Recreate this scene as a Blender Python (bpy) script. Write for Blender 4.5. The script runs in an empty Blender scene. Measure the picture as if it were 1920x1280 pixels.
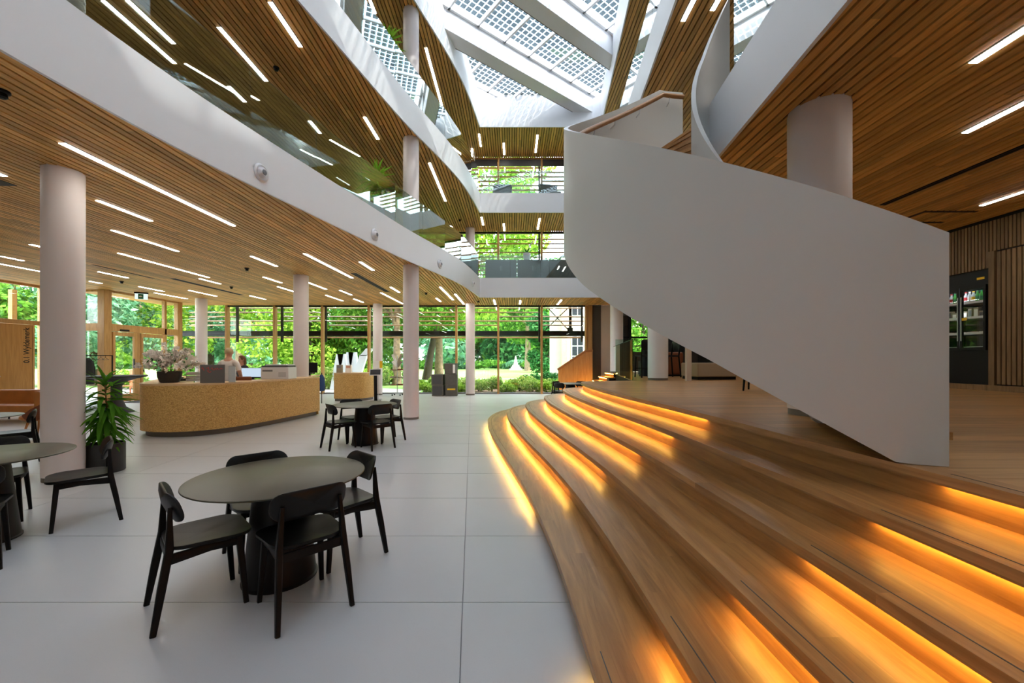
import bpy, bmesh, math, random
import numpy as np
from mathutils import Vector, Matrix

random.seed(7)
rng = np.random.default_rng(7)
C = bpy.context.scene.collection
SC = bpy.context.scene
PI = math.pi

# ------------------------------------------------------------------ camera
F_PX, CX, HY, HC = 770.0, 960.0, 674.0, 1.57      # focal length, principal point and horizon for a 1920x1280 frame
cam_d = bpy.data.cameras.new('camera')
cam = bpy.data.objects.new('camera', cam_d)
C.objects.link(cam)
cam.location = (0, 0, HC)
cam.rotation_euler = (PI / 2, 0, 0)
cam_d.sensor_width = 36.0
cam_d.lens = 36.0 * F_PX / 1920.0
cam_d.shift_y = (HY - 640.0) / 1920.0
cam_d.clip_start = 0.05
cam_d.clip_end = 500
SC.camera = cam

# ------------------------------------------------------------------ light and exposure
SUN_E, SUN_A = math.radians(52), math.radians(205)   # sun high over the camera's right shoulder
world = bpy.data.worlds.new('sky')
SC.world = world
world.use_nodes = True
wn = world.node_tree
wn.nodes.clear()
sky = wn.nodes.new('ShaderNodeTexSky')
sky.sky_type = 'NISHITA'
sky.sun_disc = False
sky.sun_elevation = SUN_E
sky.sun_rotation = math.radians(140)
sky.air_density = 1.0
sky.dust_density = 2.5
bg = wn.nodes.new('ShaderNodeBackground')
bg.inputs['Strength'].default_value = 2.3
wo = wn.nodes.new('ShaderNodeOutputWorld')
cl = wn.nodes.new('ShaderNodeMixRGB')                 # thin bright cloud over the blue
cl.inputs[0].default_value = 0.72
cl.inputs[2].default_value = (3.0, 3.15, 3.3, 1)
wn.links.new(sky.outputs[0], cl.inputs[1])
wn.links.new(cl.outputs[0], bg.inputs[0])
wn.links.new(bg.outputs[0], wo.inputs[0])

sun_d = bpy.data.lights.new('sun', 'SUN')
sun_d.energy = 5.0
sun_d.angle = math.radians(1.2)
sun_d.color = (1.0, 0.95, 0.86)
sun = bpy.data.objects.new('sun', sun_d)
C.objects.link(sun)
sun_dir = Vector((-0.52, 0.33, -0.66)).normalized()     # the way the light travels
sun.rotation_euler = sun_dir.to_track_quat('-Z', 'Y').to_euler()
sun.location = (20, -20, 40)

vs = SC.view_settings
vs.view_transform = 'Standard'
vs.look = 'None'
vs.exposure = 0.34
vs.gamma = 1.0
vs.use_curve_mapping = False
SC.cycles.use_denoising = True
SC.cycles.max_bounces = 5
SC.cycles.diffuse_bounces = 3
SC.cycles.glossy_bounces = 3
SC.cycles.transmission_bounces = 3
SC.cycles.transparent_max_bounces = 14
SC.cycles.use_adaptive_sampling = False
SC.cycles.caustics_reflective = False
SC.cycles.caustics_refractive = False
SC.cycles.sample_clamp_indirect = 6.0
LED = 25.0          # radiance of the ceiling light strips
AMBER = 56.0        # radiance of the strips under the step nosings


# ------------------------------------------------------------------ helpers
def lin(r, g, b):
    return tuple(((v / 255) / 12.92 if v / 255 <= 0.04045 else ((v / 255 + 0.055) / 1.055) ** 2.4) for v in (r, g, b)) + (1.0,)


def G(px, py, z=0.0):
    """the point at height z that shows at this place of the photograph"""
    Y = F_PX * (z - HC) / (HY - py)
    return (px - CX) / F_PX * Y, Y


def tag(o, label=None, cat=None, group=None, kind=None):
    if label: o['label'] = label
    if cat: o['category'] = cat
    if group: o['group'] = group
    if kind: o['kind'] = kind
    return o


def empty(name, loc=(0, 0, 0), rz=0.0, parent=None):
    o = bpy.data.objects.new(name, None)
    C.objects.link(o)
    o.location = loc
    o.rotation_euler = (0, 0, rz)
    o.empty_display_size = 0.1
    if parent: o.parent = parent
    return o


def thing(name, label, cat, loc=(0, 0, 0), rz=0.0, group=None):
    return tag(empty(name, loc, rz), label, cat, group)


class MB:
    """collects shapes that become ONE mesh"""
    def __init__(s):
        s.v, s.f, s.m = [], [], []
        s.mi = 0

    def add(s, vs_, fs_):
        n = len(s.v)
        s.v.extend([tuple(p) for p in vs_])
        for f in fs_:
            s.f.append(tuple(i + n for i in f))
            s.m.append(s.mi)

    def box(s, x0, x1, y0, y1, z0, z1):
        s.add([(x0, y0, z0), (x1, y0, z0), (x1, y1, z0), (x0, y1, z0), (x0, y0, z1), (x1, y0, z1), (x1, y1, z1), (x0, y1, z1)],
              [(3, 2, 1, 0), (4, 5, 6, 7), (0, 1, 5, 4), (1, 2, 6, 5), (2, 3, 7, 6), (3, 0, 4, 7)])
        return s

    def cbox(s, x0, x1, y0, y1, z0, z1, b=0.01):
        """box with chamfered edges"""
        bm = bmesh.new()
        bmesh.ops.create_cube(bm, size=1.0)
        for v in bm.verts:
            v.co = ((x0 + x1) / 2 + v.co.x * (x1 - x0), (y0 + y1) / 2 + v.co.y * (y1 - y0), (z0 + z1) / 2 + v.co.z * (z1 - z0))
        bmesh.ops.bevel(bm, geom=list(bm.edges), offset=b, segments=2, profile=0.5, affect='EDGES')
        bm.verts.index_update()
        s.add([v.co[:] for v in bm.verts], [[v.index for v in f.verts] for f in bm.faces])
        bm.free()
        return s

    def obox(s, p0, p1, w, z0, z1):
        """upright board between two plan points, w thick"""
        d = Vector((p1[0] - p0[0], p1[1] - p0[1])); d.normalize()
        n = Vector((-d.y, d.x)) * (w / 2)
        q = [(p0[0] - n.x, p0[1] - n.y), (p1[0] - n.x, p1[1] - n.y), (p1[0] + n.x, p1[1] + n.y), (p0[0] + n.x, p0[1] + n.y)]
        s.prism(q, z0, z1)
        return s

    def prism(s, poly, z0, z1):
        n = len(poly)
        s.add([(x, y, z0) for x, y in poly] + [(x, y, z1) for x, y in poly],
              [tuple(range(n - 1, -1, -1)), tuple(range(n, 2 * n))] + [(i, (i + 1) % n, n + (i + 1) % n, n + i) for i in range(n)])
        return s

    def ribbon(s, inner, outer, z0, z1):
        """solid strip between two plan polylines (z may be lists)"""
        n = len(inner)
        za = z0 if hasattr(z0, '__len__') else [z0] * n
        zb = z1 if hasattr(z1, '__len__') else [z1] * n
        V = []
        for i in range(n):
            V += [(*inner[i], za[i]), (*outer[i], za[i]), (*outer[i], zb[i]), (*inner[i], zb[i])]
        Fs = [(0, 1, 2, 3), tuple(4 * (n - 1) + k for k in (3, 2, 1, 0))]
        for i in range(n - 1):
            a, b = 4 * i, 4 * i + 4
            for k in range(4):
                Fs.append((a + k, b + k, b + (k + 1) % 4, a + (k + 1) % 4))
        s.add(V, Fs)
        return s

    def loft(s, rings, close=True, cap=True):
        n = len(rings[0])
        V = [p for r in rings for p in r]
        Fs = []
        for i in range(len(rings) - 1):
            for k in range(n if close else n - 1):
                k2 = (k + 1) % n
                Fs.append((i * n + k, i * n + k2, (i + 1) * n + k2, (i + 1) * n + k))
        if cap:
            Fs.append(tuple(range(n - 1, -1, -1)))
            Fs.append(tuple((len(rings) - 1) * n + k for k in range(n)))
        s.add(V, Fs)
        return s

    def lathe(s, prof, c=(0, 0), n=24):
        rings = [[(c[0] + r * math.cos(2 * PI * k / n), c[1] + r * math.sin(2 * PI * k / n), z) for k in range(n)] for r, z in prof]
        return s.loft(rings)

    def tube(s, path, rad, n=8):
        P = [Vector(p) for p in path]
        R = rad if hasattr(rad, '__len__') else [rad] * len(P)
        rings = []
        up = Vector((0, 0, 1))
        for i, p in enumerate(P):
            t = (P[min(i + 1, len(P) - 1)] - P[max(i - 1, 0)]).normalized()
            a = t.cross(up)
            if a.length < 1e-3: a = t.cross(Vector((1, 0, 0)))
            a.normalize()
            b = a.cross(t).normalized()
            up = b
            rings.append([tuple(p + (a * math.cos(2 * PI * k / n) + b * math.sin(2 * PI * k / n)) * R[i]) for k in range(n)])
        return s.loft(rings)

    def bar(s, path, wid, thk):
        """rectangular bar along a path: wid / thk may be lists"""
        P = [Vector(p) for p in path]
        W = wid if hasattr(wid, '__len__') else [wid] * len(P)
        T = thk if hasattr(thk, '__len__') else [thk] * len(P)
        rings = []
        for i, p in enumerate(P):
            t = (P[min(i + 1, len(P) - 1)] - P[max(i - 1, 0)]).normalized()
            a = t.cross(Vector((0, 1, 0)))
            if a.length < 0.3: a = t.cross(Vector((0, 0, 1)))
            a.normalize()
            b = a.cross(t).normalized()
            a = a * W[i] / 2; b = b * T[i] / 2
            k = 0.7
            rings.append([tuple(p + a * x + b * y) for x, y in ((-1, -k), (-k, -1), (k, -1), (1, -k), (1, k), (k, 1), (-k, 1), (-1, k))])
        return s.loft(rings)

    def sphere(s, c, r, nu=12, nv=8):
        rx, ry, rz = r if hasattr(r, '__len__') else (r, r, r)
        rings = []
        for j in range(nv + 1):
            a = -PI / 2 + PI * j / nv
            cr = max(math.cos(a), 0.02)
            rings.append([(c[0] + rx * cr * math.cos(2 * PI * k / nu), c[1] + ry * cr * math.sin(2 * PI * k / nu), c[2] + rz * math.sin(a)) for k in range(nu)])
        return s.loft(rings)

    def build(s, name, mat, parent=None, smooth=0.0):
        me = bpy.data.meshes.new(name)
        me.from_pydata(s.v, [], s.f)
        mats = mat if isinstance(mat, (list, tuple)) else [mat]
        for m in mats:
            me.materials.append(M[m] if isinstance(m, str) else m)
        if len(mats) > 1:
            me.polygons.foreach_set('material_index', s.m)
        bm = bmesh.new(); bm.from_mesh(me)
        bmesh.ops.recalc_face_normals(bm, faces=bm.faces)
        bm.to_mesh(me); bm.free()
        if smooth:
            me.polygons.foreach_set('use_smooth', [True] * len(me.polygons))
            me.set_sharp_from_angle(angle=math.radians(smooth))
        me.update()
        o = bpy.data.objects.new(name, me)
        C.objects.link(o)
        if parent: o.parent = parent
        return o


def part(name, mesh_obj, parent, loc=(0, 0, 0), rot=(0, 0, 0), scale=(1, 1, 1)):
    """a copy of a part that shares its mesh data"""
    o = mesh_obj.copy()
    C.objects.link(o)
    o.name = name
    o.parent = parent
    o.location = loc; o.rotation_euler = rot; o.scale = scale
    return o


def copy_tree(o, parent=None):
    c = o.copy(); C.objects.link(c); c.parent = parent
    for ch in o.children: copy_tree(ch, c)
    return c


def text_mesh(name, body, size, mat, parent=None, extrude=0.001, align='LEFT'):
    cu = bpy.data.curves.new(name, 'FONT')
    cu.body = body; cu.size = size; cu.extrude = extrude; cu.align_x = align; cu.offset = 0.004
    to = bpy.data.objects.new(name + '_tmp', cu)
    C.objects.link(to)
    dg = bpy.context.evaluated_depsgraph_get()
    me = bpy.data.meshes.new_from_object(to.evaluated_get(dg))
    bpy.data.objects.remove(to)
    me.materials.clear(); me.materials.append(M[mat])
    o = bpy.data.objects.new(name, me); C.objects.link(o)
    if parent: o.parent = parent
    return o


# ------------------------------------------------------------------ materials
M = {}


def new_mat(name):
    m = bpy.data.materials.new(name); m.use_nodes = True
    M[name] = m
    nt = m.node_tree
    return m, nt, nt.nodes['Principled BSDF']


def plain(name, col, rough=0.6, metal=0.0, noise=0.0, nscale=20.0, spec=0.5, bump=0.0):
    m, nt, b = new_mat(name)
    b.inputs['Base Color'].default_value = col
    b.inputs['Roughness'].default_value = rough
    b.inputs['Metallic'].default_value = metal
    b.inputs['Specular IOR Level'].default_value = spec
    if noise or bump:
        tc = nt.nodes.new('ShaderNodeTexCoord')
        n = nt.nodes.new('ShaderNodeTexNoise'); n.inputs['Scale'].default_value = nscale; n.inputs['Detail'].default_value = 5
        nt.links.new(tc.outputs['Object'], n.inputs['Vector'])
        if noise:
            r = nt.nodes.new('ShaderNodeMixRGB'); r.blend_type = 'MULTIPLY'; r.inputs[0].default_value = 1.0
            mr = nt.nodes.new('ShaderNodeMapRange')
            mr.inputs[1].default_value = 0.3; mr.inputs[2].default_value = 0.7
            mr.inputs[3].default_value = 1 - noise; mr.inputs[4].default_value = 1 + noise
            nt.links.new(n.outputs['Fac'], mr.inputs[0])
            r.inputs[1].default_value = col
            nt.links.new(mr.outputs[0], r.inputs[2])
            nt.links.new(r.outputs[0], b.inputs['Base Color'])
        if bump:
            bp = nt.nodes.new('ShaderNodeBump'); bp.inputs['Strength'].default_value = bump; bp.inputs['Distance'].default_value = 0.02
            nt.links.new(n.outputs['Fac'], bp.inputs['Height'])
            nt.links.new(bp.outputs[0], b.inputs['Normal'])
    return m


def wood(name, dark, light, axis='y', grain=14.0, seg=0.0, rough=0.5, vary=0.5, spec=0.4):
    """wood grain along an axis; every object gets its own tone, long boards change tone every seg metres"""
    m, nt, b = new_mat(name)
    N, L = nt.nodes, nt.links
    tc = N.new('ShaderNodeTexCoord')
    oi = N.new('ShaderNodeObjectInfo')
    mp = N.new('ShaderNodeMapping')
    sc = {'x': (0.9, grain, grain), 'y': (grain, 0.9, grain), 'z': (grain, grain, 0.9)}[axis]
    mp.inputs['Scale'].default_value = sc
    L.new(tc.outputs['Object'], mp.inputs['Vector'])
    off = N.new('ShaderNodeVectorMath'); off.operation = 'ADD'
    cmb = N.new('ShaderNodeCombineXYZ')
    ml = N.new('ShaderNodeMath'); ml.operation = 'MULTIPLY'; ml.inputs[1].default_value = 40.0
    L.new(oi.outputs['Random'], ml.inputs[0])
    for k in range(3): L.new(ml.outputs[0], cmb.inputs[k])
    L.new(mp.outputs[0], off.inputs[0]); L.new(cmb.outputs[0], off.inputs[1])
    n1 = N.new('ShaderNodeTexNoise'); n1.inputs['Scale'].default_value = 1.6; n1.inputs['Detail'].default_value = 7; n1.inputs['Roughness'].default_value = 0.62
    n1.inputs['Distortion'].default_value = 0.6
    L.new(off.outputs[0], n1.inputs['Vector'])
    rp = N.new('ShaderNodeValToRGB')
    rp.color_ramp.elements[0].position = 0.28; rp.color_ramp.elements[0].color = dark
    rp.color_ramp.elements[1].position = 0.72; rp.color_ramp.elements[1].color = light
    L.new(n1.outputs['Fac'], rp.inputs[0])
    src = oi.outputs['Random']
    if seg:
        sx = N.new('ShaderNodeSeparateXYZ'); L.new(tc.outputs['Object'], sx.inputs[0])
        dv = N.new('ShaderNodeMath'); dv.operation = 'MULTIPLY_ADD'; dv.inputs[1].default_value = 1.0 / seg
        L.new(sx.outputs['XYZ'.index(axis.upper())], dv.inputs[0]); L.new(ml.outputs[0], dv.inputs[2])
        fl = N.new('ShaderNodeMath'); fl.operation = 'FLOOR'; L.new(dv.outputs[0], fl.inputs[0])
        wnz = N.new('ShaderNodeTexWhiteNoise'); wnz.noise_dimensions = '2D'
        cb = N.new('ShaderNodeCombineXYZ'); L.new(fl.outputs[0], cb.inputs[0]); L.new(ml.outputs[0], cb.inputs[1])
        L.new(cb.outputs[0], wnz.inputs['Vector'])
        src = wnz.outputs['Value']
    mr = N.new('ShaderNodeMapRange'); mr.inputs[3].default_value = 1 - vary * 0.55; mr.inputs[4].default_value = 1 + vary * 0.45
    L.new(src, mr.inputs[0])
    mx = N.new('ShaderNodeMixRGB'); mx.blend_type = 'MULTIPLY'; mx.inputs[0].default_value = 1
    L.new(rp.outputs[0], mx.inputs[1]); L.new(mr.outputs[0], mx.inputs[2])
    L.new(mx.outputs[0], b.inputs['Base Color'])
    b.inputs['Roughness'].default_value = rough
    b.inputs['Specular IOR Level'].default_value = spec
    bp = N.new('ShaderNodeBump'); bp.inputs['Strength'].default_value = 0.12; bp.inputs['Distance'].default_value = 0.01
    L.new(n1.outputs['Fac'], bp.inputs['Height']); L.new(bp.outputs[0], b.inputs['Normal'])
    return m


def glass(name, tint, k=1.0, rough=0.0):
    """clear pane: lets light straight through and mirrors by Fresnel"""
    m, nt, b = new_mat(name)
    N, L = nt.nodes, nt.links
    out = N['Material Output']
    N.remove(b)
    tr = N.new('ShaderNodeBsdfTransparent'); tr.inputs[0].default_value = tint
    gl = N.new('ShaderNodeBsdfGlossy'); gl.inputs['Roughness'].default_value = rough; gl.inputs[0].default_value = (0.95, 1, 0.98, 1)
    lw = N.new('ShaderNodeLayerWeight'); lw.inputs['Blend'].default_value = 0.5
    p5 = N.new('ShaderNodeMath'); p5.operation = 'POWER'; p5.inputs[1].default_value = 3.4
    fr = N.new('ShaderNodeMath'); fr.operation = 'MULTIPLY_ADD'; fr.inputs[1].default_value = 0.9; fr.inputs[2].default_value = 0.035
    L.new(lw.outputs['Facing'], p5.inputs[0]); L.new(p5.outputs[0], fr.inputs[0])
    ml = N.new('ShaderNodeMath'); ml.operation = 'MULTIPLY'; ml.inputs[1].default_value = k; ml.use_clamp = True
    mx = N.new('ShaderNodeMixShader')
    L.new(fr.outputs[0], ml.inputs[0]); L.new(ml.outputs[0], mx.inputs[0])
    L.new(tr.outputs[0], mx.inputs[1]); L.new(gl.outputs[0], mx.inputs[2]); L.new(mx.outputs[0], out.inputs[0])
    return m


def emit(name, col, strength):
    m, nt, b = new_mat(name)
    N, L = nt.nodes, nt.links
    out = N['Material Output']; N.remove(b)
    e = N.new('ShaderNodeEmission'); e.inputs[0].default_value = col; e.inputs[1].default_value = strength
    L.new(e.outputs[0], out.inputs[0])
    return m


def leaf(name, c1, c2, c3, trans=0.35):
    m, nt, b = new_mat(name)
    N, L = nt.nodes, nt.links
    out = N['Material Output']; N.remove(b)
    ge = N.new('ShaderNodeNewGeometry')
    rp = N.new('ShaderNodeValToRGB'); rp.color_ramp.elements[0].color = c1; rp.color_ramp.elements[1].color = c3
    e = rp.color_ramp.elements.new(0.5); e.color = c2
    L.new(ge.outputs['Random Per Island'], rp.inputs[0])
    d = N.new('ShaderNodeBsdfDiffuse'); t = N.new('ShaderNodeBsdfTranslucent'); mx = N.new('ShaderNodeMixShader'); mx.inputs[0].default_value = trans
    L.new(rp.outputs[0], d.inputs[0]); L.new(rp.outputs[0], t.inputs[0])
    L.new(d.outputs[0], mx.inputs[1]); L.new(t.outputs[0], mx.inputs[2]); L.new(mx.outputs[0], out.inputs[0])
    return m


plain('white_paint', lin(242, 243, 244), 0.45, noise=0.012, nscale=1.2)
plain('stair_paint', lin(210, 209, 203), 0.38, noise=0.012, nscale=0.8)
plain('column_paint', lin(226, 216, 212), 0.55, noise=0.015, nscale=1.0)
plain('black_gap', lin(24, 19, 15), 0.9)
plain('black_metal', lin(18, 18, 20), 0.42, spec=0.22)
plain('dark_wood', lin(16, 16, 17), 0.45, noise=0.25, nscale=9, spec=0.16)
plain('seat_ply', lin(21, 22, 22), 0.38, noise=0.15, nscale=7, spec=0.25)
plain('table_top', lin(62, 59, 42), 0.36, noise=0.03, nscale=4, spec=0.4)
plain('charcoal', lin(46, 45, 47), 0.6)
plain('dark_grey', lin(74, 74, 76), 0.55)
plain('mid_grey', lin(120, 120, 122), 0.5)
plain('steel', lin(170, 172, 175), 0.3, metal=0.9)
plain('white_plastic', lin(228, 228, 230), 0.35)
plain('paper_white', lin(240, 238, 232), 0.7)
plain('plinth_grey', lin(112, 106, 98), 0.5)
plain('leather_tan', lin(192, 126, 68), 0.45, noise=0.1, nscale=6)
plain('leather_brown', lin(122, 66, 36), 0.45, noise=0.1, nscale=6)
plain('beige_fabric', lin(170, 152, 126), 0.9, noise=0.06, nscale=60)
plain('black_cloth', lin(26, 26, 28), 0.9, noise=0.2, nscale=12)
plain('blue_cloth', lin(40, 66, 110), 0.9)
plain('box_grey', lin(92, 88, 82), 0.6, noise=0.08, nscale=8)
plain('sign_grey', lin(104, 102, 100), 0.55)
plain('red_paint', lin(205, 58, 40), 0.6)
plain('yellow_print', lin(240, 196, 30), 0.6)
plain('green_sign', lin(20, 120, 74), 0.5)
plain('pot_black', lin(38, 36, 36), 0.5)
plain('soil', lin(62, 44, 32), 0.95, noise=0.4, nscale=50, bump=0.6)
plain('skin', lin(214, 160, 132), 0.55)
plain('hair_blond', lin(196, 172, 128), 0.6, noise=0.15, nscale=40)
plain('hair_brown', lin(120, 78, 46), 0.6, noise=0.15, nscale=40)
plain('shirt_white', lin(232, 226, 220), 0.85, noise=0.03, nscale=14)
plain('trousers_navy', lin(36, 40, 56), 0.85)
plain('top_dark', lin(52, 50, 58), 0.85)
plain('shade_grey', lin(72, 66, 58), 0.7, noise=0.05, nscale=2)
plain('wall_cream', lin(214, 200, 182), 0.7, noise=0.02, nscale=2)
plain('carpet_grey', lin(120, 116, 112), 0.95, noise=0.12, nscale=60)
plain('mat_black', lin(52, 52, 56), 0.95, noise=0.2, nscale=120)
plain('stone_white', lin(206, 202, 194), 0.8, noise=0.08, nscale=4)
plain('render_white', lin(196, 188, 174), 0.85, noise=0.04, nscale=1.5)
plain('brick_tan', lin(196, 172, 140), 0.85, noise=0.1, nscale=8)
plain('roof_slate', lin(84, 84, 88), 0.7, noise=0.1, nscale=10)
plain('bark', lin(132, 112, 90), 0.9, noise=0.35, nscale=6, bump=0.7)
plain('bark_dark', lin(72, 60, 48), 0.9, noise=0.35, nscale=6, bump=0.7)
plain('gravel', lin(178, 171, 160), 0.95, noise=0.12, nscale=14)
plain('bed_soil', lin(132, 104, 78), 0.95, noise=0.3, nscale=7)
plain('frosted_white', lin(232, 238, 242), 0.3)
plain('seam_grey', lin(150, 152, 156), 0.6)
plain('grout', lin(150, 149, 149), 0.8)
plain('led_housing', lin(210, 205, 195), 0.5)
plain('petal', lin(250, 240, 230), 0.7, noise=0.04, nscale=20)
plain('twig', lin(96, 78, 48), 0.8)
plain('stem_wood', lin(150, 116, 70), 0.8)
plain('bottle_clear', lin(196, 206, 214), 0.15, spec=0.8)
plain('bottle_green', lin(58, 150, 54), 0.25)
plain('bottle_red', lin(190, 40, 52), 0.3)
plain('carton', lin(150, 138, 118), 0.7)
plain('copper_shade', lin(190, 110, 60), 0.4)
plain('screen_dark', lin(46, 50, 58), 0.2, spec=0.6)
plain('wood_red', lin(196, 110, 66), 0.7, noise=0.08, nscale=8)
emit('led', (1.0, 0.965, 0.90, 1), LED)
emit('led_amber', (1.0, 0.60, 0.11, 1), AMBER)
emit('fridge_light', (0.92, 0.95, 1.0, 1), 9.0)
emit('monitor_glow', lin(196, 214, 232), 0.85)
emit('exit_glow', lin(226, 250, 238), 0.9)
emit('lamp_orange', (1.0, 0.36, 0.08, 1), 3.0)
wood('slat_oak', lin(196, 140, 68), lin(240, 192, 116), 'y', 16, seg=2.1, rough=0.5, vary=0.5)
wood('slat_oak_v', lin(108, 84, 56), lin(146, 116, 80), 'z', 16, rough=0.55, vary=0.35)
wood('frame_oak', lin(168, 122, 66), lin(206, 160, 98), 'z', 10, rough=0.5, vary=0.15)
wood('louvre_oak', lin(150, 104, 58), lin(196, 148, 92), 'x', 10, rough=0.6, vary=0.3)
wood('tread_oak', lin(140, 94, 46), lin(190, 140, 82), 'y', 12, rough=0.36, vary=0.32, spec=0.5)
wood('tread_oak_x', lin(140, 94, 46), lin(190, 140, 82), 'x', 12, rough=0.36, vary=0.32, spec=0.5)
wood('plank_oak', lin(160, 112, 60), lin(206, 160, 100), 'x', 11, rough=0.34, vary=0.32, spec=0.5)
wood('door_oak', lin(158, 110, 50), lin(186, 136, 70), 'z', 13, rough=0.5, vary=0.1)
wood('panel_oak', lin(184, 132, 72), lin(212, 164, 102), 'z', 8, rough=0.5, vary=0.25)
wood('counter_oak', lin(206, 170, 122), lin(226, 194, 150), 'x', 8, rough=0.45, vary=0.1)
wood('rail_oak', lin(156, 104, 58), lin(186, 134, 82), 'x', 12, rough=0.4, vary=0.1)
leaf('leaf_lime', lin(96, 140, 40), lin(140, 178, 62), lin(190, 214, 96), 0.45)
leaf('leaf_mid', lin(58, 108, 36), lin(92, 144, 50), lin(140, 182, 78), 0.4)
leaf('leaf_deep', lin(28, 74, 38), lin(48, 104, 52), lin(84, 138, 76), 0.3)
leaf('leaf_blue', lin(70, 122, 92), lin(104, 156, 118), lin(150, 190, 150), 0.35)
leaf('leaf_house', lin(40, 92, 30), lin(70, 126, 38), lin(126, 168, 56), 0.3)
leaf('leaf_fresh', lin(70, 124, 30), lin(118, 166, 48), lin(176, 206, 84), 0.4)
leaf('grass_tuft', lin(110, 156, 62), lin(152, 186, 84), lin(206, 206, 132), 0.4)
glass('glass_window', (0.97, 0.99, 0.98, 1), 0.8)
glass('glass_rail', (0.84, 0.93, 0.92, 1), 3.2)
glass('glass_green', (0.78, 0.92, 0.86, 1), 1.5)
glass('glass_roof', (0.95, 0.97, 0.99, 1), 0.6)
glass('solar_cell', (0.2, 0.225, 0.23, 1), 0.8)
glass('glass_acrylic', (0.95, 0.96, 0.97, 1), 1.0)


def stone_floor():
    m, nt, b = new_mat('stone_tile')
    N, L = nt.nodes, nt.links
    tc = N.new('ShaderNodeTexCoord'); oi = N.new('ShaderNodeObjectInfo')
    n1 = N.new('ShaderNodeTexNoise'); n1.inputs['Scale'].default_value = 1.1; n1.inputs['Detail'].default_value = 4
    n2 = N.new('ShaderNodeTexVoronoi'); n2.inputs['Scale'].default_value = 130
    L.new(tc.outputs['Object'], n1.inputs['Vector']); L.new(tc.outputs['Object'], n2.inputs['Vector'])
    r1 = N.new('ShaderNodeMapRange'); r1.inputs[3].default_value = 0.95; r1.inputs[4].default_value = 1.05
    L.new(n1.outputs['Fac'], r1.inputs[0])
    r2 = N.new('ShaderNodeMapRange'); r2.inputs[1].default_value = 0.0; r2.inputs[2].default_value = 0.22; r2.inputs[3].default_value = 0.86; r2.inputs[4].default_value = 1.0
    L.new(n2.outputs['Distance'], r2.inputs[0])
    r3 = N.new('ShaderNodeMapRange'); r3.inputs[3].default_value = 0.975; r3.inputs[4].default_value = 1.025
    L.new(oi.outputs['Random'], r3.inputs[0])
    a = N.new('ShaderNodeMath'); a.operation = 'MULTIPLY'; L.new(r1.outputs[0], a.inputs[0]); L.new(r2.outputs[0], a.inputs[1])
    a2 = N.new('ShaderNodeMath'); a2.operation = 'MULTIPLY'; L.new(a.outputs[0], a2.inputs[0]); L.new(r3.outputs[0], a2.inputs[1])
    mx = N.new('ShaderNodeMixRGB'); mx.blend_type = 'MULTIPLY'; mx.inputs[0].default_value = 1; mx.inputs[1].default_value = lin(189, 189, 189)
    L.new(a2.outputs[0], mx.inputs[2]); L.new(mx.outputs[0], b.inputs['Base Color'])
    b.inputs['Roughness'].default_value = 0.34
    b.inputs['Specular IOR Level'].default_value = 0.45


def chipboard():
    m, nt, b = new_mat('chipboard')
    N, L = nt.nodes, nt.links
    tc = N.new('ShaderNodeTexCoord')
    mp = N.new('ShaderNodeMapping'); mp.inputs['Scale'].default_value = (1, 1, 1.6)
    L.new(tc.outputs['Object'], mp.inputs[0])
    n0 = N.new('ShaderNodeTexNoise'); n0.inputs['Scale'].default_value = 30; n0.inputs['Detail'].default_value = 2
    L.new(mp.outputs[0], n0.inputs['Vector'])
    ad = N.new('ShaderNodeMixRGB'); ad.blend_type = 'ADD'; ad.inputs[0].default_value = 0.03
    L.new(mp.outputs[0], ad.inputs[1]); L.new(n0.outputs['Color'], ad.inputs[2])
    v = N.new('ShaderNodeTexVoronoi'); v.inputs['Scale'].default_value = 62
    L.new(ad.outputs[0], v.inputs['Vector'])
    s = N.new('ShaderNodeSeparateColor'); L.new(v.outputs['Color'], s.inputs[0])
    rp = N.new('ShaderNodeValToRGB')
    rp.color_ramp.elements[0].color = lin(180, 134, 70); rp.color_ramp.elements[1].color = lin(230, 192, 120)
    e = rp.color_ramp.elements.new(0.45); e.color = lin(208, 164, 90)
    L.new(s.outputs[0], rp.inputs[0]); L.new(rp.outputs[0], b.inputs['Base Color'])
    b.inputs['Roughness'].default_value = 0.5
    bp = N.new('ShaderNodeBump'); bp.inputs['Strength'].default_value = 0.25; bp.inputs['Distance'].default_value = 0.005
    L.new(s.outputs[1], bp.inputs['Height']); L.new(bp.outputs[0], b.inputs['Normal'])


def lawn():
    m, nt, b = new_mat('lawn')
    N, L = nt.nodes, nt.links
    tc = N.new('ShaderNodeTexCoord')
    n1 = N.new('ShaderNodeTexNoise'); n1.inputs['Scale'].default_value = 0.35; n1.inputs['Detail'].default_value = 8; n1.inputs['Roughness'].default_value = 0.7
    L.new(tc.outputs['Object'], n1.inputs['Vector'])
    rp = N.new('ShaderNodeValToRGB')
    rp.color_ramp.elements[0].position = 0.3; rp.color_ramp.elements[0].color = lin(92, 138, 54)
    rp.color_ramp.elements[1].position = 0.7; rp.color_ramp.elements[1].color = lin(150, 184, 92)
    L.new(n1.outputs['Fac'], rp.inputs[0]); L.new(rp.outputs[0], b.inputs['Base Color'])
    b.inputs['Roughness'].default_value = 0.9


stone_floor(); chipboard(); lawn()
# ------------------------------------------------------------------ plan of the building
ZC = [4.05, 7.41, 10.80]              # undersides of the three floor slabs
FA = 0.76                             # height of the white slab edges
YF, YW = 16.3, 18.8                   # far edge of the void, garden window wall
XLW, XRW, YB = -15.9, 8.5, -3.5       # left wall, right wall, wall behind the camera
ZP = 1.02                             # raised floor

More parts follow.
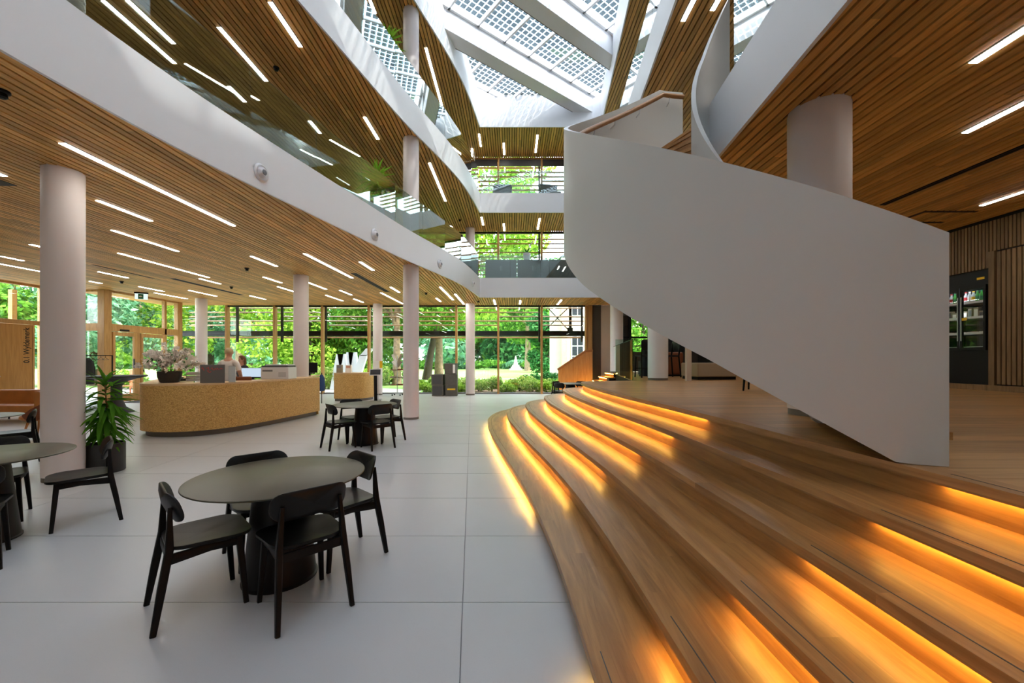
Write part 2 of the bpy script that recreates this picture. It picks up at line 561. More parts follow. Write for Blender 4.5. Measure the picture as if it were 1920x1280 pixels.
_py = np.array([-3.5, -1.0, 1.5, 3.28, 3.95, 4.71, 6.14, 7.75, 10.2, 12.2, 13.5, 14.8, 16.3])
_px = np.array([-3.75, -4.02, -4.13, -4.09, -4.03, -3.93, -3.62, -3.23, -2.63, -2.02, -1.69, -1.48, -1.30])


def hermite(xs, ys):
    d = np.gradient(ys, xs)
    def f(x):
        x = np.clip(x, xs[0], xs[-1])
        i = np.clip(np.searchsorted(xs, x) - 1, 0, len(xs) - 2)
        h = xs[i + 1] - xs[i]
        t = (x - xs[i]) / h
        return float((2 * t**3 - 3 * t**2 + 1) * ys[i] + (t**3 - 2 * t**2 + t) * h * d[i] + (-2 * t**3 + 3 * t**2) * ys[i + 1] + (t**3 - t**2) * h * d[i + 1])
    return f


XL = hermite(_py, _px)                # left edge of the void


def XR(y): return 2.08 + 0.09 * y     # right edge of the void


_iy = np.linspace(1.6, YF, 300)
_ix = np.array([XL(y) for y in _iy])


def YL(x):                            # where the left edge reaches x
    return float(np.interp(x, _ix, _iy))


left_edge = [(XL(y), y) for y in np.linspace(YB, YF, 70)]
far_edge = [(x, YF) for x in np.linspace(XL(YF), XR(YF), 4)]
right_edge = [(XR(y), y) for y in np.linspace(YF, YB, 30)]


def resample(pts, step):
    P = np.array(pts)
    s = np.concatenate([[0], np.cumsum(np.linalg.norm(np.diff(P, axis=0), axis=1))])
    n = max(1, round(s[-1] / step))
    out = []
    for k in range(n):
        a, b = s[-1] * k / n, s[-1] * (k + 1) / n
        m = max(2, int((b - a) / 0.3) + 1)
        out.append([(float(np.interp(t, s, P[:, 0])), float(np.interp(t, s, P[:, 1]))) for t in np.linspace(a, b, m)])
    return out


def offset(pts, d):
    out = []
    for i, p in enumerate(pts):
        a, b = pts[max(i - 1, 0)], pts[min(i + 1, len(pts) - 1)]
        t = Vector((b[0] - a[0], b[1] - a[1])).normalized()
        out.append((p[0] - t.y * d, p[1] + t.x * d))
    return out


# ------------------------------------------------------------------ stone floor
fl = MB().box(-24, XRW, YB, YW + 0.3, -0.12, -0.012).build('floor', 'grout')
tag(fl, 'pale grey stone floor of large slabs under the dark round tables', kind='structure')


def TX(k, y): return -0.0585 - 0.098 * y + 4.6 * k


for j in range(-6, 17):
    y0, y1 = 2.66 + j, 3.66 + j
    y0, y1 = max(y0, YB), min(y1, YW)
    if y1 <= y0: continue
    for k in range(-5, 2):
        a0, a1, b0, b1 = TX(k, y0), TX(k + 1, y0), TX(k, y1), TX(k + 1, y1)
        if a1 < XLW or a0 > 4.3: continue
        if a0 > 4.5: continue
        g = 0.003
        MB().prism([(a0 + g, y0 + g), (a1 - g, y0 + g), (b1 - g, y1 - g), (b0 + g, y1 - g)], -0.012, 0.0).build('stone_slab', 'stone_tile', fl)

# ------------------------------------------------------------------ slabs, ceilings, slats
lower = [(XLW, YB)] + [(XLW, YW)] + [(XRW, YW), (XRW, YB)]
ring = left_edge + far_edge[1:-1] + right_edge + [(XRW, YB), (XRW, YW), (XLW, YW), (XLW, YB)]
ceil_objs = []
for L_, zc in enumerate(ZC):
    top = zc + (FA - 0.06 if L_ < 2 else 1.35)
    mb = MB(); n = len(ring)
    mb.mi = 0; mb.add([(x, y, zc + 0.048) for x, y in ring], [tuple(range(n))])
    mb.mi = 1; mb.add([(x, y, top) for x, y in ring], [tuple(range(n))])
    mb.mi = 1
    for i in range(n):
        a, b = ring[i], ring[(i + 1) % n]
        mb.add([(a[0], a[1], zc + 0.048), (b[0], b[1], zc + 0.048), (b[0], b[1], top), (a[0], a[1], top)], [(0, 1, 2, 3)])
    ce = mb.build('ceiling', ['black_gap', 'carpet_grey'])
    tag(ce, ['oak slat ceiling over the ground floor hall and raised floor', 'oak slat ceiling over the first floor gallery',
             'oak slat ceiling over the top gallery below the skylight'][L_], kind='structure')
    ceil_objs.append(ce)
    w = 0.075
    nslat = 0
    for i in range(int((XRW - XLW) / 0.1)):
        x0 = XLW + 0.05 + 0.1 * i
        xa, xb = x0 - w / 2, x0 + w / 2
        iv = []
        if xb < -4.15: iv.append((YB, YB, YW, YW))
        elif xb < XL(YF): iv.append((YL(xa) + 0.03, YL(xb) + 0.03, YW, YW))
        elif xa < XR(YF):
            iv.append((YF + 0.03, YF + 0.03, YW, YW))
            if xa > XR(YB): iv.append((YB, YB, (xa - 2.08) / 0.09 - 0.1, (xb - 2.08) / 0.09 - 0.1))
        else: iv.append((YB, YB, YW, YW))
        for (ya, yb, yc, yd) in iv:
            if min(yc, yd) - max(ya, yb) < 0.1: continue
            MB().prism([(xa, ya), (xb, yb), (xb, yd), (xa, yc)], zc, zc + 0.042).build('slat', 'slat_oak', ce)
            nslat += 1

# white slab edges with visible panel joints
NAMEL = ['lowest', 'middle', 'uppermost']
for L_, zc in enumerate(ZC):
    h = FA if L_ < 2 else 1.34
    for nm, pts, lab in (('trim_left', left_edge, 'curved white slab edge along the left side of the void'),
                         ('trim_far', [(XL(YF), YF), (XR(YF), YF)], 'straight white slab edge at the far end of the void'),
                         ('trim_right', right_edge, 'straight white slab edge along the right side of the void')):
        tr = empty(nm)
        tag(tr, NAMEL[L_] + ' ' + lab, kind='structure')
        for seg in resample(pts, 3.2 if nm != 'trim_far' else 5.0):
            a = offset(seg, 0.0); b = offset(seg, -0.035)
            k = 0.0012
            z0 = zc - 0.02
            MB().ribbon(a, b, z0, zc + h).build('edge_panel', 'white_paint', tr, smooth=30)

# glass balustrades above the edges
for L_, zc in enumerate(ZC[:2]):
    for nm, pts, lab in (('left', left_edge, 'frameless glass balustrade curving along the left gallery'),
                         ('far', [(XL(YF) + 0.02, YF + 0.02), (XR(YF), YF + 0.02)], 'frameless glass balustrade across the far gallery'),
                         ('right', [p for p in right_edge if p[1] < 4.9], 'frameless glass balustrade along the right gallery'),
                         ('right2', [p for p in right_edge if p[1] > 7.2], 'frameless glass balustrade behind the spiral stair')):
        if nm == 'right2' and L_ == 1: continue
        if nm == 'right' and L_ == 1: pts = right_edge
        gb = thing('glass_balustrade', lab + ' of the ' + ('first floor' if L_ == 0 else 'second floor'), 'balustrade', (0, 0, 0))
        for seg in resample(pts, 1.36):
            seg = [seg[0], seg[-1]]          # the panes are flat
            t0 = Vector((seg[1][0] - seg[0][0], seg[1][1] - seg[0][1])).normalized() * 0.006
            seg[0] = (seg[0][0] + t0.x, seg[0][1] + t0.y); seg[-1] = (seg[-1][0] - t0.x, seg[-1][1] - t0.y)
            s_ = 1 if nm in ('left', 'far') else 1
            MB().ribbon(offset(seg, 0.03 * s_), offset(seg, 0.045 * s_), zc + 0.5, zc + FA + 0.93).build('glass_pane', 'glass_rail', gb, smooth=30)
        if nm in ('left', 'far'):
            MB().ribbon(offset(pts, 0.012), offset(pts, 0.06), zc + FA - 0.04, zc + FA + 0.006).build('channel', 'steel', gb, smooth=30)

# walls
tag(MB().box(XLW - 0.2, XRW + 0.2, YB - 0.2, YB, -0.1, 12.1).build('wall_rear', 'white_paint'), 'white wall behind the viewpoint', kind='structure')
tag(MB().box(XLW - 0.25, XLW, YB, 12.3, 0, ZC[0] + 0.6).build('wall_left', 'door_oak'), 'oak clad wall at the far left', kind='structure')
for L_ in (1, 2):
    tag(MB().box(-14.2, -14.0, YB, YW, ZC[L_ - 1] + FA - 0.06, ZC[L_]).build('wall_left', 'wall_cream'), 'cream wall at the back of the %s left gallery' % ('first floor', 'second floor')[L_ - 1], kind='structure')
    tag(MB().box(XRW, XRW + 0.2, YB, YW, ZC[L_ - 1] + FA - 0.06, ZC[L_]).build('wall_right', 'wall_cream'), 'cream wall at the back of the %s right gallery' % ('first floor', 'second floor')[L_ - 1], kind='structure')

# ------------------------------------------------------------------ garden window wall
MX = [-13.07, -10.88, -8.69, -6.56, -4.54, -2.55, -0.63, 1.36, 3.40]
levels = [(0.0, ZC[0], MX), (ZC[0] + FA - 0.06, ZC[1], [-13.07] + MX[1:] + [5.4, 7.4]), (ZC[1] + FA - 0.06, ZC[2], MX[1:] + [5.4, 7.4])]
for L_, (z0, z1, mx) in enumerate(levels):
    w_ = empty('window_%d' % (L_ + 1))
    tag(w_, ['tall garden window wall with oak mullions on the ground floor', 'garden window band of the first floor gallery', 'garden window band of the second floor gallery'][L_], kind='structure')
    for x in mx:
        MB().cbox(x - 0.045, x + 0.045, YW - 0.05, YW + 0.17, z0, z1 + 0.02, 0.006).build('mullion', 'frame_oak', w_)
    for a, b in zip(mx[:-1], mx[1:]):
        MB().box(a + 0.045, b - 0.045, YW, YW + 0.14, z1 - 0.06, z1 + 0.02).build('head_rail', 'frame_oak' if L_ == 2 else 'black_metal', w_)
        MB().box(a + 0.045, b - 0.045, YW + 0.02, YW + 0.14, z0, z0 + 0.06).build('sill_rail', 'mid_grey', w_)
        MB().box(a + 0.046, b - 0.046, YW + 0.075, YW + 0.095, z0 + 0.061, z1 - 0.061).build('pane', 'glass_window', w_)
        if L_ == 2:
            MB().box(a + 0.046, b - 0.046, YW + 0.03, YW + 0.06, z1 - 0.36, z1 - 0.061).build('roller_blind', 'dark_grey', w_)

# sun louvres outside, one board each
for L_, (z0, z1, mx) in enumerate(levels):
    lv = thing('sun_louvre_screen', ['outdoor timber sun louvres before the ground floor garden windows', 'outdoor timber sun louvres before the first floor windows', 'outdoor timber sun louvres before the second floor windows'][L_], 'louvres', (0, 0, 0))
    zs = [3.97, 3.77, 3.57, 3.36, 3.16, 2.58] if L_ == 0 else [z1 - 0.18 - 0.21 * i for i in range(9)]
    xs = [mx[0] - 2.2] + list(mx)
    for bi, (a, b) in enumerate(zip(xs[:-1], xs[1:])):
        skip = (bi * 7 + L_ * 3) % 5
        for i, z in enumerate(zs):
            if i == skip and i < len(zs) - 1: continue
            d = 0.16 if L_ == 0 else 0.2
            q = MB(); tk = 0.03 if L_ == 0 else 0.055; q.v = [(a, YW + 0.62, z), (b, YW + 0.62, z), (b, YW + 0.62 + d, z + 0.05), (a, YW + 0.62 + d, z + 0.05),
                             (a, YW + 0.62, z + tk), (b, YW + 0.62, z + tk), (b, YW + 0.62 + d, z + 0.05 + tk), (a, YW + 0.62 + d, z + 0.05 + tk)]
            q.f = [(3, 2, 1, 0), (4, 5, 6, 7), (0, 1, 5, 4), (1, 2, 6, 5), (2, 3, 7, 6), (3, 0, 4, 7)]
            q.m = [0] * 6
            q.build('louvre', 'louvre_oak', lv)
    zt, zb = (4.3, 2.4) if L_ == 0 else (z1 + 0.2, z0 - 0.5)
    for px in (445, 529, 611, 695, 1011, 1091):
        x = (px - CX) / F_PX * (YW + 0.55)
        MB().box(x - 0.04, x + 0.04, YW + 0.5, YW + 0.6, zb, zt).build('post', 'black_metal', lv)
sb = thing('steel_beam', 'long black steel beam outside, crossing the garden windows', 'beam', (0, 0, 0))
MB().box(-16.5, 4.6, YW + 0.85, YW + 1.05, 2.92, 2.945).build('flange', 'black_metal', sb)
MB().box(-16.5, 4.6, YW + 0.85, YW + 1.05, 2.70, 2.725).build('flange', 'black_metal', sb)
MB().box(-16.5, 4.6, YW + 0.93, YW + 0.97, 2.725, 2.92).build('web', 'black_metal', sb)
cb = thing('cross_brace', 'black steel cross bracing outside the window nearest the wooden side stair', 'bracing', (0, 0, 0))
MB().tube([(1.5, YW + 0.9, 2.9), (2.85, YW + 0.9, 4.2)], 0.022).build('rod', 'black_metal', cb)
MB().tube([(1.6, YW + 0.96, 4.2), (2.8, YW + 0.96, 2.9)], 0.022).build('rod', 'black_metal', cb)
MB().box(2.74, 2.86, YW + 0.86, YW + 1.0, 2.9, 4.2).build('post', 'black_metal', cb)
MB().box(2.66, 2.92, YW + 0.90, YW + 0.93, 2.86, 3.1).build('gusset', 'black_metal', cb)

# ------------------------------------------------------------------ entrance side, far left
XE = -14.4
ew = empty('wall_entrance'); tag(ew, 'oak and glass entrance front behind the reception desk', kind='structure')


def post(x0, x1, y0, y1, z0, z1, par=ew, mat='frame_oak', nm='post'):
    return MB().cbox(x0, x1, y0, y1, z0, z1, 0.006).build(nm, mat, par)


post(XE - 0.22, XE + 0.02, 14.48, 14.76, 0, 4.05)
post(XE - 0.1, XE + 0.03, 17.0, 17.1, 0, 4.05)
post(XE - 0.14, XE + 0.04, 17.66, 17.9, 0, 4.05)
post(XE - 0.1, XE + 0.03, 14.76, 17.66, 2.6, 2.86, nm='transom')
post(XE - 0.08, XE + 0.02, 15.72, 15.88, 0, 2.6)
post(XE - 0.08, XE + 0.02, 14.76, 17.66, 3.98, 4.05, nm='transom')
for a, b in ((14.77, 16.99), (17.11, 17.65)):
    MB().box(XE - 0.045, XE - 0.03, a, b, 2.87, 3.97).build('pane', 'glass_window', ew)
MB().box(XE - 0.045, XE - 0.03, 17.11, 17.65, 0.1, 2.59).build('pane', 'glass_window', ew)
# slanted glass from the entrance corner to the garden wall
MB().obox((XE - 0.03, 17.9), (-13.1, YW + 0.08), 0.02, 0.05, 4.0).build('pane', 'glass_window', ew)
# glass face towards the hall, left of the entrance
post(XLW, XE - 0.22, 14.54, 14.66, 2.6, 2.86, nm='transom')
post(XLW, XE - 0.22, 14.56, 14.64, 3.98, 4.05, nm='transom')
MB().box(XLW, XE - 0.22, 14.59, 14.605, 2.87, 3.97).build('pane', 'glass_window', ew)
MB().box(XLW, XE - 0.22, 14.59, 14.605, 0.05, 2.59).build('pane', 'glass_window', ew)
post(XLW - 1.9, XLW - 1.75, 14.5, 14.65, 0, 4.05)
# oak framed sliding door leaf with handle
for nm, (a, b) in (('door_1', (14.78, 15.70)), ('door_2', (15.90, 16.98))):
    d = empty(nm); tag(d, 'oak framed glass entrance door ' + ('standing left of the flowers' if nm == 'door_1' else 'right behind the flowers'), kind='structure')
    x0, x1 = XE - 0.03, XE + 0.05
    for q in ((a, a + 0.09, 0.02, 2.58), (b - 0.09, b, 0.02, 2.58), (a + 0.09, b - 0.09, 2.44, 2.58), (a + 0.09, b - 0.09, 0.02, 0.30)):
        MB().cbox(x0, x1, q[0], q[1], q[2], q[3], 0.006).build('frame', 'frame_oak', d)
    MB().box(XE, XE + 0.015, a + 0.091, b - 0.091, 0.301, 2.439).build('pane', 'glass_window', d)
    if nm == 'door_1':
        MB().box(x1, x1 + 0.03, a + 0.25, a + 0.6, 2.62, 2.68).build('door_sensor', 'black_metal', d)
        MB().tube([(x1 + 0.05, b - 0.16, 1.25), (x1 + 0.05, b - 0.16, 1.6)], 0.03).build('handle', 'dark_grey', d)
tag(MB().box(XE + 0.06, XE + 1.3, 14.9, 16.9, 0.0, 0.012).build('door_mat', 'mat_black'), 'black entrance mat on the floor at the oak glass door', 'mat')
# meeting room front with its door, at the left edge of the photograph
rw = empty('wall_meeting_room'); tag(rw, 'oak and glass meeting room front at the left edge', kind='structure')
MB().cbox(XLW - 0.1, XLW + 0.03, 12.3, 14.55, 2.72, 2.86, 0.006).build('transom', 'frame_oak', rw)
MB().cbox(XLW - 0.1, XLW + 0.03, 13.84, 13.98, 0, 4.05, 0.006).build('post', 'frame_oak', rw)
MB().cbox(XLW - 0.1, XLW + 0.03, 13.6, 13.66, 0, 2.72, 0.006).build('post', 'frame_oak', rw)
MB().box(XLW - 0.05, XLW - 0.035, 13.67, 13.83, 0.05, 2.71).build('pane', 'glass_window', rw)
MB().box(XLW - 0.05, XLW - 0.035, 12.3, 13.83, 2.87, 4.0).build('pane', 'glass_window', rw)
MB().box(XLW - 0.05, XLW - 0.035, 13.99, 14.55, 0.05, 4.0).build('pane', 'glass_window', rw)
MB().cbox(XLW - 0.1, XLW + 0.03, 12.3, 14.55, 3.98, 4.05, 0.006).build('head_rail', 'frame_oak', rw)
d3 = empty('door_3'); tag(d3, 'oak door lettered 0.1 Wyldemerk at the left edge', kind='structure')
MB().cbox(XLW - 0.03, XLW + 0.02, 12.45, 13.595, 0.01, 2.71, 0.004).build('leaf', 'door_oak', d3)
MB().tube([(XLW + 0.06, 12.55, 1.05), (XLW + 0.06, 12.72, 1.05)], 0.01).build('handle', 'steel', d3)
tx = text_mesh('lettering', '0.1 Wyldemerk', 0.235, 'black_metal', d3)
tx.matrix_local = Matrix.Translation((XLW + 0.0215, 13.51, 1.46)) @ Matrix(((0, 0, 1), (0, -1, 0), (1, 0, 0))).to_4x4() @ Matrix.Diagonal((0.78, 1.0, 1.0, 1.0))
# ------------------------------------------------------------------ raised floor and curved steps
_sy = np.array([-3.5, 0.0, 1.8, 2.27, 2.87, 3.64, 4.77, 6.12, 7.4, 8.56, 9.6])
_sx = np.array([0.44, 0.41, 0.371, 0.352, 0.322, 0.255, 0.105, -0.125, -0.33, -0.49, -0.565])
X1 = hermite(_sy, _sx)


def SP(y): return float(np.interp(y, [-3.5, 3.0, 6.4, 9.6], [0.337, 0.337, 0.378, 0.44]))


YEND = [12.0, 11.5, 11.12, 10.88, 10.70, 10.56]
AEL = [1.0, 0.9, 0.8, 0.72, 0.64, 0.56]
RISE = 0.17


def nosing(i):                     # plan curve of level i (1..6), all levels share the same parameters
    P = [(X1(y) + (i - 1) * SP(y), y) for y in np.linspace(YB + 0.05, 9.6, 66)]
    xl, yl = P[-1]
    a, b = AEL[i - 1], YEND[i - 1] - 9.6
    for t in np.linspace(0, PI / 2, 15)[1:]:
        P.append((xl + a * (1 - math.cos(t)), yl + b * math.sin(t)))
    x0, y0 = P[-1]
    for k in range(1, 7):
        u = k / 6
        P.append((x0 + (3.55 - x0) * u, y0 + (0.32 if i == 6 else 0.1) * u))
    return P


CUR = [None] + [nosing(i) for i in range(1, 7)]
NP = len(CUR[1])


def band(i, f):                    # curve at fraction f between level i and level i+1
    A = CUR[i]
    if i < 6: B = CUR[i + 1]
    else: B = offset(CUR[6], -0.34)
    return [(a[0] * (1 - f) + b[0] * f, a[1] * (1 - f) + b[1] * f) for a, b in zip(A, B)]


stp = thing('step_terrace', 'wide curved oak steps glowing amber below each nosing, climbing to the raised floor', 'steps', (0, 0, 0))
for i in range(1, 7):
    z = RISE * i
    bands = [(0.0, 0.30), (0.30, 0.62), (0.62, 1.14)] if i < 6 else [(0.0, 0.42)]
    for bi, (f0, f1) in enumerate(bands):
        A, B = band(i, f0), band(i, f1)
        k = 0
        first = True
        while k < NP - 1:
            n = random.randint(6, 12) if not first else random.randint(3, 11)
            first = False
            e = min(k + n, NP - 1)
            if NP - 1 - e < 4: e = NP - 1
            ia, ib = A[k:e + 1], B[k:e + 1]
            MB().ribbon(ia, ib, z - 0.042, z).build('oak_stave', 'tread_oak', stp)
            k = e
    # riser and its light
    R0, R1 = band(i, 0.12), band(i, 0.16)
    MB().ribbon(R0, R1, z - RISE, z - 0.042).build('riser', 'tread_oak', stp, smooth=30)
    E0, E1 = band(i, 0.045), band(i, 0.073)
    MB().ribbon(band(i, 0.0), band(i, 0.032), z - 0.052, z - 0.042).build('nosing_lip', 'tread_oak', stp, smooth=30)
    ys = [p[1] for p in CUR[i]]
    near = [k for k in range(NP) if ys[k] < 2.16 and k < 66]
    far = [k for k in range(NP) if (ys[k] > 4.15 or k >= 66) and k < 80]
    for idx in (near, far):
        MB().ribbon([E0[k] for k in idx], [E1[k] for k in idx], z - 0.046, z - 0.042).build('light_strip', 'led_amber', stp)
    # dark inlay strips on the treads
    I0, I1 = band(i, 0.17), band(i, 0.185)
    for idx, m in (([k for k in range(66) if ys[k] < 2.12], 'dark_grey'), ([k for k in range(80) if ys[k] > 5.95 or k > 66], 'tread_groove')):
        if m == 'tread_groove':
            if m not in M: plain(m, lin(120, 88, 56), 0.6)
        MB().ribbon([I0[k] for k in idx], [I1[k] for k in idx], z - 0.002, z + 0.0012).build('inlay', m, stp)


def XPL(y):                        # left end of the raised floor's planks
    C6 = band(6, 0.42)
    if y < 9.5: return float(np.interp(y, [p[1] for p in C6[:66]], [p[0] for p in C6[:66]]))
    q = C6[65:]
    if y < q[-1][1]: return float(np.interp(y, [p[1] for p in q], [p[0] for p in q]))
    return 3.2 + 0.1645 * (y - 10.86)


fp_poly = [(p[0] + 0.02, p[1] - 0.01) for p in band(6, 0.5)] + [(4.43, 18.4), (4.43, YW - 0.02), (XRW, YW - 0.02), (XRW, YB + 0.02)]
fp = MB().prism(fp_poly, 0.0, ZP - 0.024).build('floor_raised', 'black_gap')
tag(fp, 'raised oak plank floor beside the white spiral stair', kind='structure')
pw = 0.18
row = 0
y = YB
while y < 18.6:
    y1 = min(y + pw, 18.7)
    xa, xb = XPL(y), XPL(y1)
    x0, x1 = max(xa, xb), XRW
    if y > 11:
        MB().prism([(xa, y), (x1, y), (x1, y1 - 0.002), (xb, y1 - 0.002)], ZP - 0.024, ZP).build('floor_plank', 'plank_oak', fp)
    else:
        cuts = []
        c_ = 1.2 + 2.3 * ((row * 0.37) % 1.0) + x0
        while c_ < x1 - 0.5:
            cuts.append(c_); c_ += random.uniform(2.0, 2.9)
        st = [None] + cuts + [x1]
        for a, b in zip(st[:-1], st[1:]):
            l0, l1 = (xa, xb) if a is None else (a, a)
            MB().prism([(l0, y), (b - 0.002, y), (b - 0.002, y1 - 0.002), (l1, y1 - 0.002)], ZP - 0.024, ZP).build('floor_plank', 'plank_oak', fp)
    y += pw
    row += 1

# side stair at the garden window with its oak parapet
ss = thing('side_stair', 'small lit oak stair beside the garden window, leading up to the raised floor', 'stair', (0, 0, 0))
for k in range(6):
    xa = 2.75 + 0.28 * k
    MB().box(xa - 0.03, xa + 0.34, 16.75, 18.3, RISE * (k + 1) - 0.04, RISE * (k + 1)).build('tread', 'tread_oak_x', ss)
    MB().box(xa, xa + 0.02, 16.76, 18.3, RISE * k, RISE * (k + 1) - 0.04).build('riser', 'tread_oak_x', ss)
    MB().box(xa - 0.02, xa - 0.008, 16.8, 18.25, RISE * (k + 1) - 0.052, RISE * (k + 1) - 0.04).build('light_strip', 'led_amber', ss)
MB().box(2.75, 4.45, 16.72, 16.75, 0, 0.16).build('stringer', 'tread_oak_x', ss)
pp = thing('stair_parapet', 'solid oak parapet with sloping handrail beside the garden window', 'parapet', (0, 0, 0))
for k in range(5):
    a = 2.07 + 0.306 * k; b = a + 0.302
    za = 1.12 + max(0, min(1.21, a - 2.07)) * 0.67; zb = 1.12 + max(0, min(1.21, b - 2.07)) * 0.67
    q = MB(); q.v = [(a, 18.34, 0), (b, 18.34, 0), (b, 18.40, 0), (a, 18.40, 0), (a, 18.34, za), (b, 18.34, zb), (b, 18.40, zb), (a, 18.40, za)]
    q.f = [(3, 2, 1, 0), (4, 5, 6, 7), (0, 1, 5, 4), (1, 2, 6, 5), (2, 3, 7, 6), (3, 0, 4, 7)]; q.m = [0] * 6
    q.build('board', 'panel_oak', pp)
MB().bar([(2.04, 18.37, 1.12), (3.28, 18.37, 1.95), (3.61, 18.37, 1.97)], 0.10, 0.12).build('handrail', 'rail_oak', pp)

# glass guard on the raised floor
gg = thing('glass_guard', 'greenish glass guard on the raised floor beside the white column', 'balustrade', (0, 0, 0))
for a, b in (((3.2, 10.9), (3.62, 13.4)), ((3.63, 13.45), (4.03, 15.9)), ((4.04, 15.95), (4.4, 18.1)), ((3.22, 10.88), (2.72, 10.78))):
    MB().obox(a, b, 0.016, ZP + 0.001, ZP + 1.08).build('glass_pane', 'glass_green', gg)
MB().obox((3.2, 10.9), (4.4, 18.1), 0.03, ZP + 1.08, ZP + 1.10).build('cap_rail', 'black_metal', gg)

# ------------------------------------------------------------------ far wall of the raised floor
wf = empty('wall_far'); tag(wf, 'dark panelled end of the raised floor beyond the stair', kind='structure')
MB().box(3.46, 3.66, YW - 0.1, YW + 0.2, 0, 4.05).build('post', 'frame_oak', wf)
MB().box(3.66, 4.06, YW - 0.06, YW + 0.2, 0, 4.05).build('panel', 'shade_grey', wf)
MB().box(4.06, 4.52, YW - 0.05, YW + 0.2, 0, 4.05).build('panel', 'wall_cream', wf)
MB().box(4.52, 4.60, YW - 0.1, YW + 0.2, 0, 4.05).build('mullion', 'black_metal', wf)
for a, b in ((4.6, 5.35), (5.45, 6.25), (6.35, 7.3), (7.4, 8.5)):
    MB().box(a, b, YW + 0.05, YW + 0.07, ZP + 0.9, 3.6).build('pane', 'glass_window', wf)
    MB().box(a, b, YW, YW + 0.14, ZP, ZP + 0.9).build('panel', 'shade_grey', wf)
    MB().box(b, b + 0.1, YW - 0.05, YW + 0.15, ZP, 4.05).build('mullion', 'black_metal', wf)
    MB().box(a, b, YW, YW + 0.14, 3.6, 4.05).build('panel', 'mid_grey', wf)
    MB().box(a, b, YW + 0.0, YW + 0.12, 2.55, 2.63).build('rail', 'black_metal', wf)
    if a != 5.45: MB().box(a, b, YW + 0.09, YW + 0.12, ZP + 0.9, 3.6).build('dark_backing', 'charcoal', wf)  # dark sheet added behind the pane, stands in for the dim interior

# right wall: upright oak slats on a dark ground
wr = MB().box(XRW, XRW + 0.15, YB, 7.30, ZP - 0.02, ZC[0] + 0.6).box(XRW, XRW + 0.15, 8.24, YW, ZP - 0.02, ZC[0] + 0.6).box(XRW, XRW + 0.15, 7.30, 8.24, 3.16, ZC[0] + 0.6).build('wall_right', 'black_gap')
tag(wr, 'right wall of upright oak slats around the drinks fridge', kind='structure')
y = 2.0
while y < 14.0:
    if 7.28 < y + 0.022:
        MB().box(XRW - 0.03, XRW, y, y + 0.039, 3.20 if y < 8.22 else ZP, ZC[0] - 0.03).build('wall_slat', 'slat_oak_v', wr)
    else:
        MB().box(XRW - 0.03, XRW, y, y + 0.039, 3.48, ZC[0] - 0.03).build('wall_slat', 'slat_oak_v', wr)
    y += 0.057
y = 2.0
while y < 7.17:
    MB().box(XRW - 0.045, XRW, y, y + 0.052, ZP + 0.12, 3.45).build('wall_slat', 'slat_oak_v', wr)
    y += 0.073
MB().box(XRW - 0.05, XRW, 7.2, 7.285, ZP + 0.1, 3.48).build('jamb', 'slat_oak_v', wr)
tag(MB().box(XRW - 0.06, XRW, YB, YW, ZP, ZP + 0.1).build('baseboard_right', 'slat_oak_v'), 'oak baseboard along the right slat wall', kind='structure')

# ------------------------------------------------------------------ spiral stair
SCX, SCY, RO, RI = 3.0, 4.45, 2.42, 0.97
PS, PE = 252.0, 104.0


def ztop(p): return 2.22 + 0.02554 * (PS - p)


def pol(r, p):
    if r > 2: r += 0.05 * max(0.0, (p - 200) / 52.0)
    return (SCX + r * math.cos(math.radians(p)), SCY + r * math.sin(math.radians(p)))


st = thing('spiral_stair', 'sweeping white spiral stair with solid curved sides and oak handrail, right of the tables', 'stair', (0, 0, 0))
ph = np.linspace(PS, PE, 90)
flat = np.linspace(PE, 94.0, 8)[1:]
outer_p = [pol(RO, p) for p in ph] + [pol(RO, p) for p in flat]
outer_q = [pol(RO - 0.05, p) for p in ph] + [pol(RO - 0.05, p) for p in flat]
zt_ = [ztop(p) for p in ph] + [ztop(PE)] * len(flat)
def pdep(p): return 1.41 - 0.09 * min(1.0, max(0.0, (p - 195) / 31.0))


zb_ = [max(ZP + 0.002, ztop(p) - pdep(p)) for p in ph] + [ztop(PE) - 1.41] * len(flat)
MB().ribbon(outer_q, outer_p, zb_, zt_).build('outer_balustrade', 'stair_paint', st, smooth=40)
inner_ph = np.linspace(PS, 100.0, 80)
izt = [ztop(p) + max(0, (128 - p)) * 0.007 for p in inner_ph]
izb = [max(ZP + 0.002, ztop(p) - pdep(p)) for p in inner_ph]
MB().ribbon([pol(RI - 0.05, p) for p in inner_ph], [pol(RI, p) for p in inner_ph], izb, izt).build('inner_balustrade', 'stair_paint', st, smooth=40)
NR = 22
for k in range(NR):
    a0 = PS - (PS - PE) * k / NR; a1 = PS - (PS - PE) * (k + 1) / NR
    z1 = ZP + (ztop(PE) - 1.2 - ZP) * (k + 1) / NR
    r_ = (z1 - ZP) / (k + 1)
    aa = np.linspace(a0 + 1.0, a1, 5)
    MB().ribbon([pol(RI, p) for p in aa], [pol(RO - 0.05, p) for p in aa], z1 - 0.04, z1).build('tread', 'tread_oak', st)
    MB().obox(pol(RI, a0), pol(RO - 0.05, a0), 0.02, z1 - r_, z1 - 0.04).build('riser', 'tread_oak', st)
sp_ = [p for p in ph if ztop(p) - pdep(p) > ZP + 0.01]
MB().ribbon([pol(RI, p) for p in sp_], [pol(RO - 0.05, p) for p in sp_], [ztop(p) - pdep(p) + 0.01 for p in sp_], [ztop(p) - pdep(p) + 0.035 for p in sp_]).build('soffit', 'stair_paint', st, smooth=40)
aa = list(np.linspace(PE, 92, 6))
MB().ribbon([pol(RI, p) for p in aa], [pol(RO, p) for p in aa], ztop(PE) - 1.24, ztop(PE) - 1.2).build('landing', 'tread_oak', st)
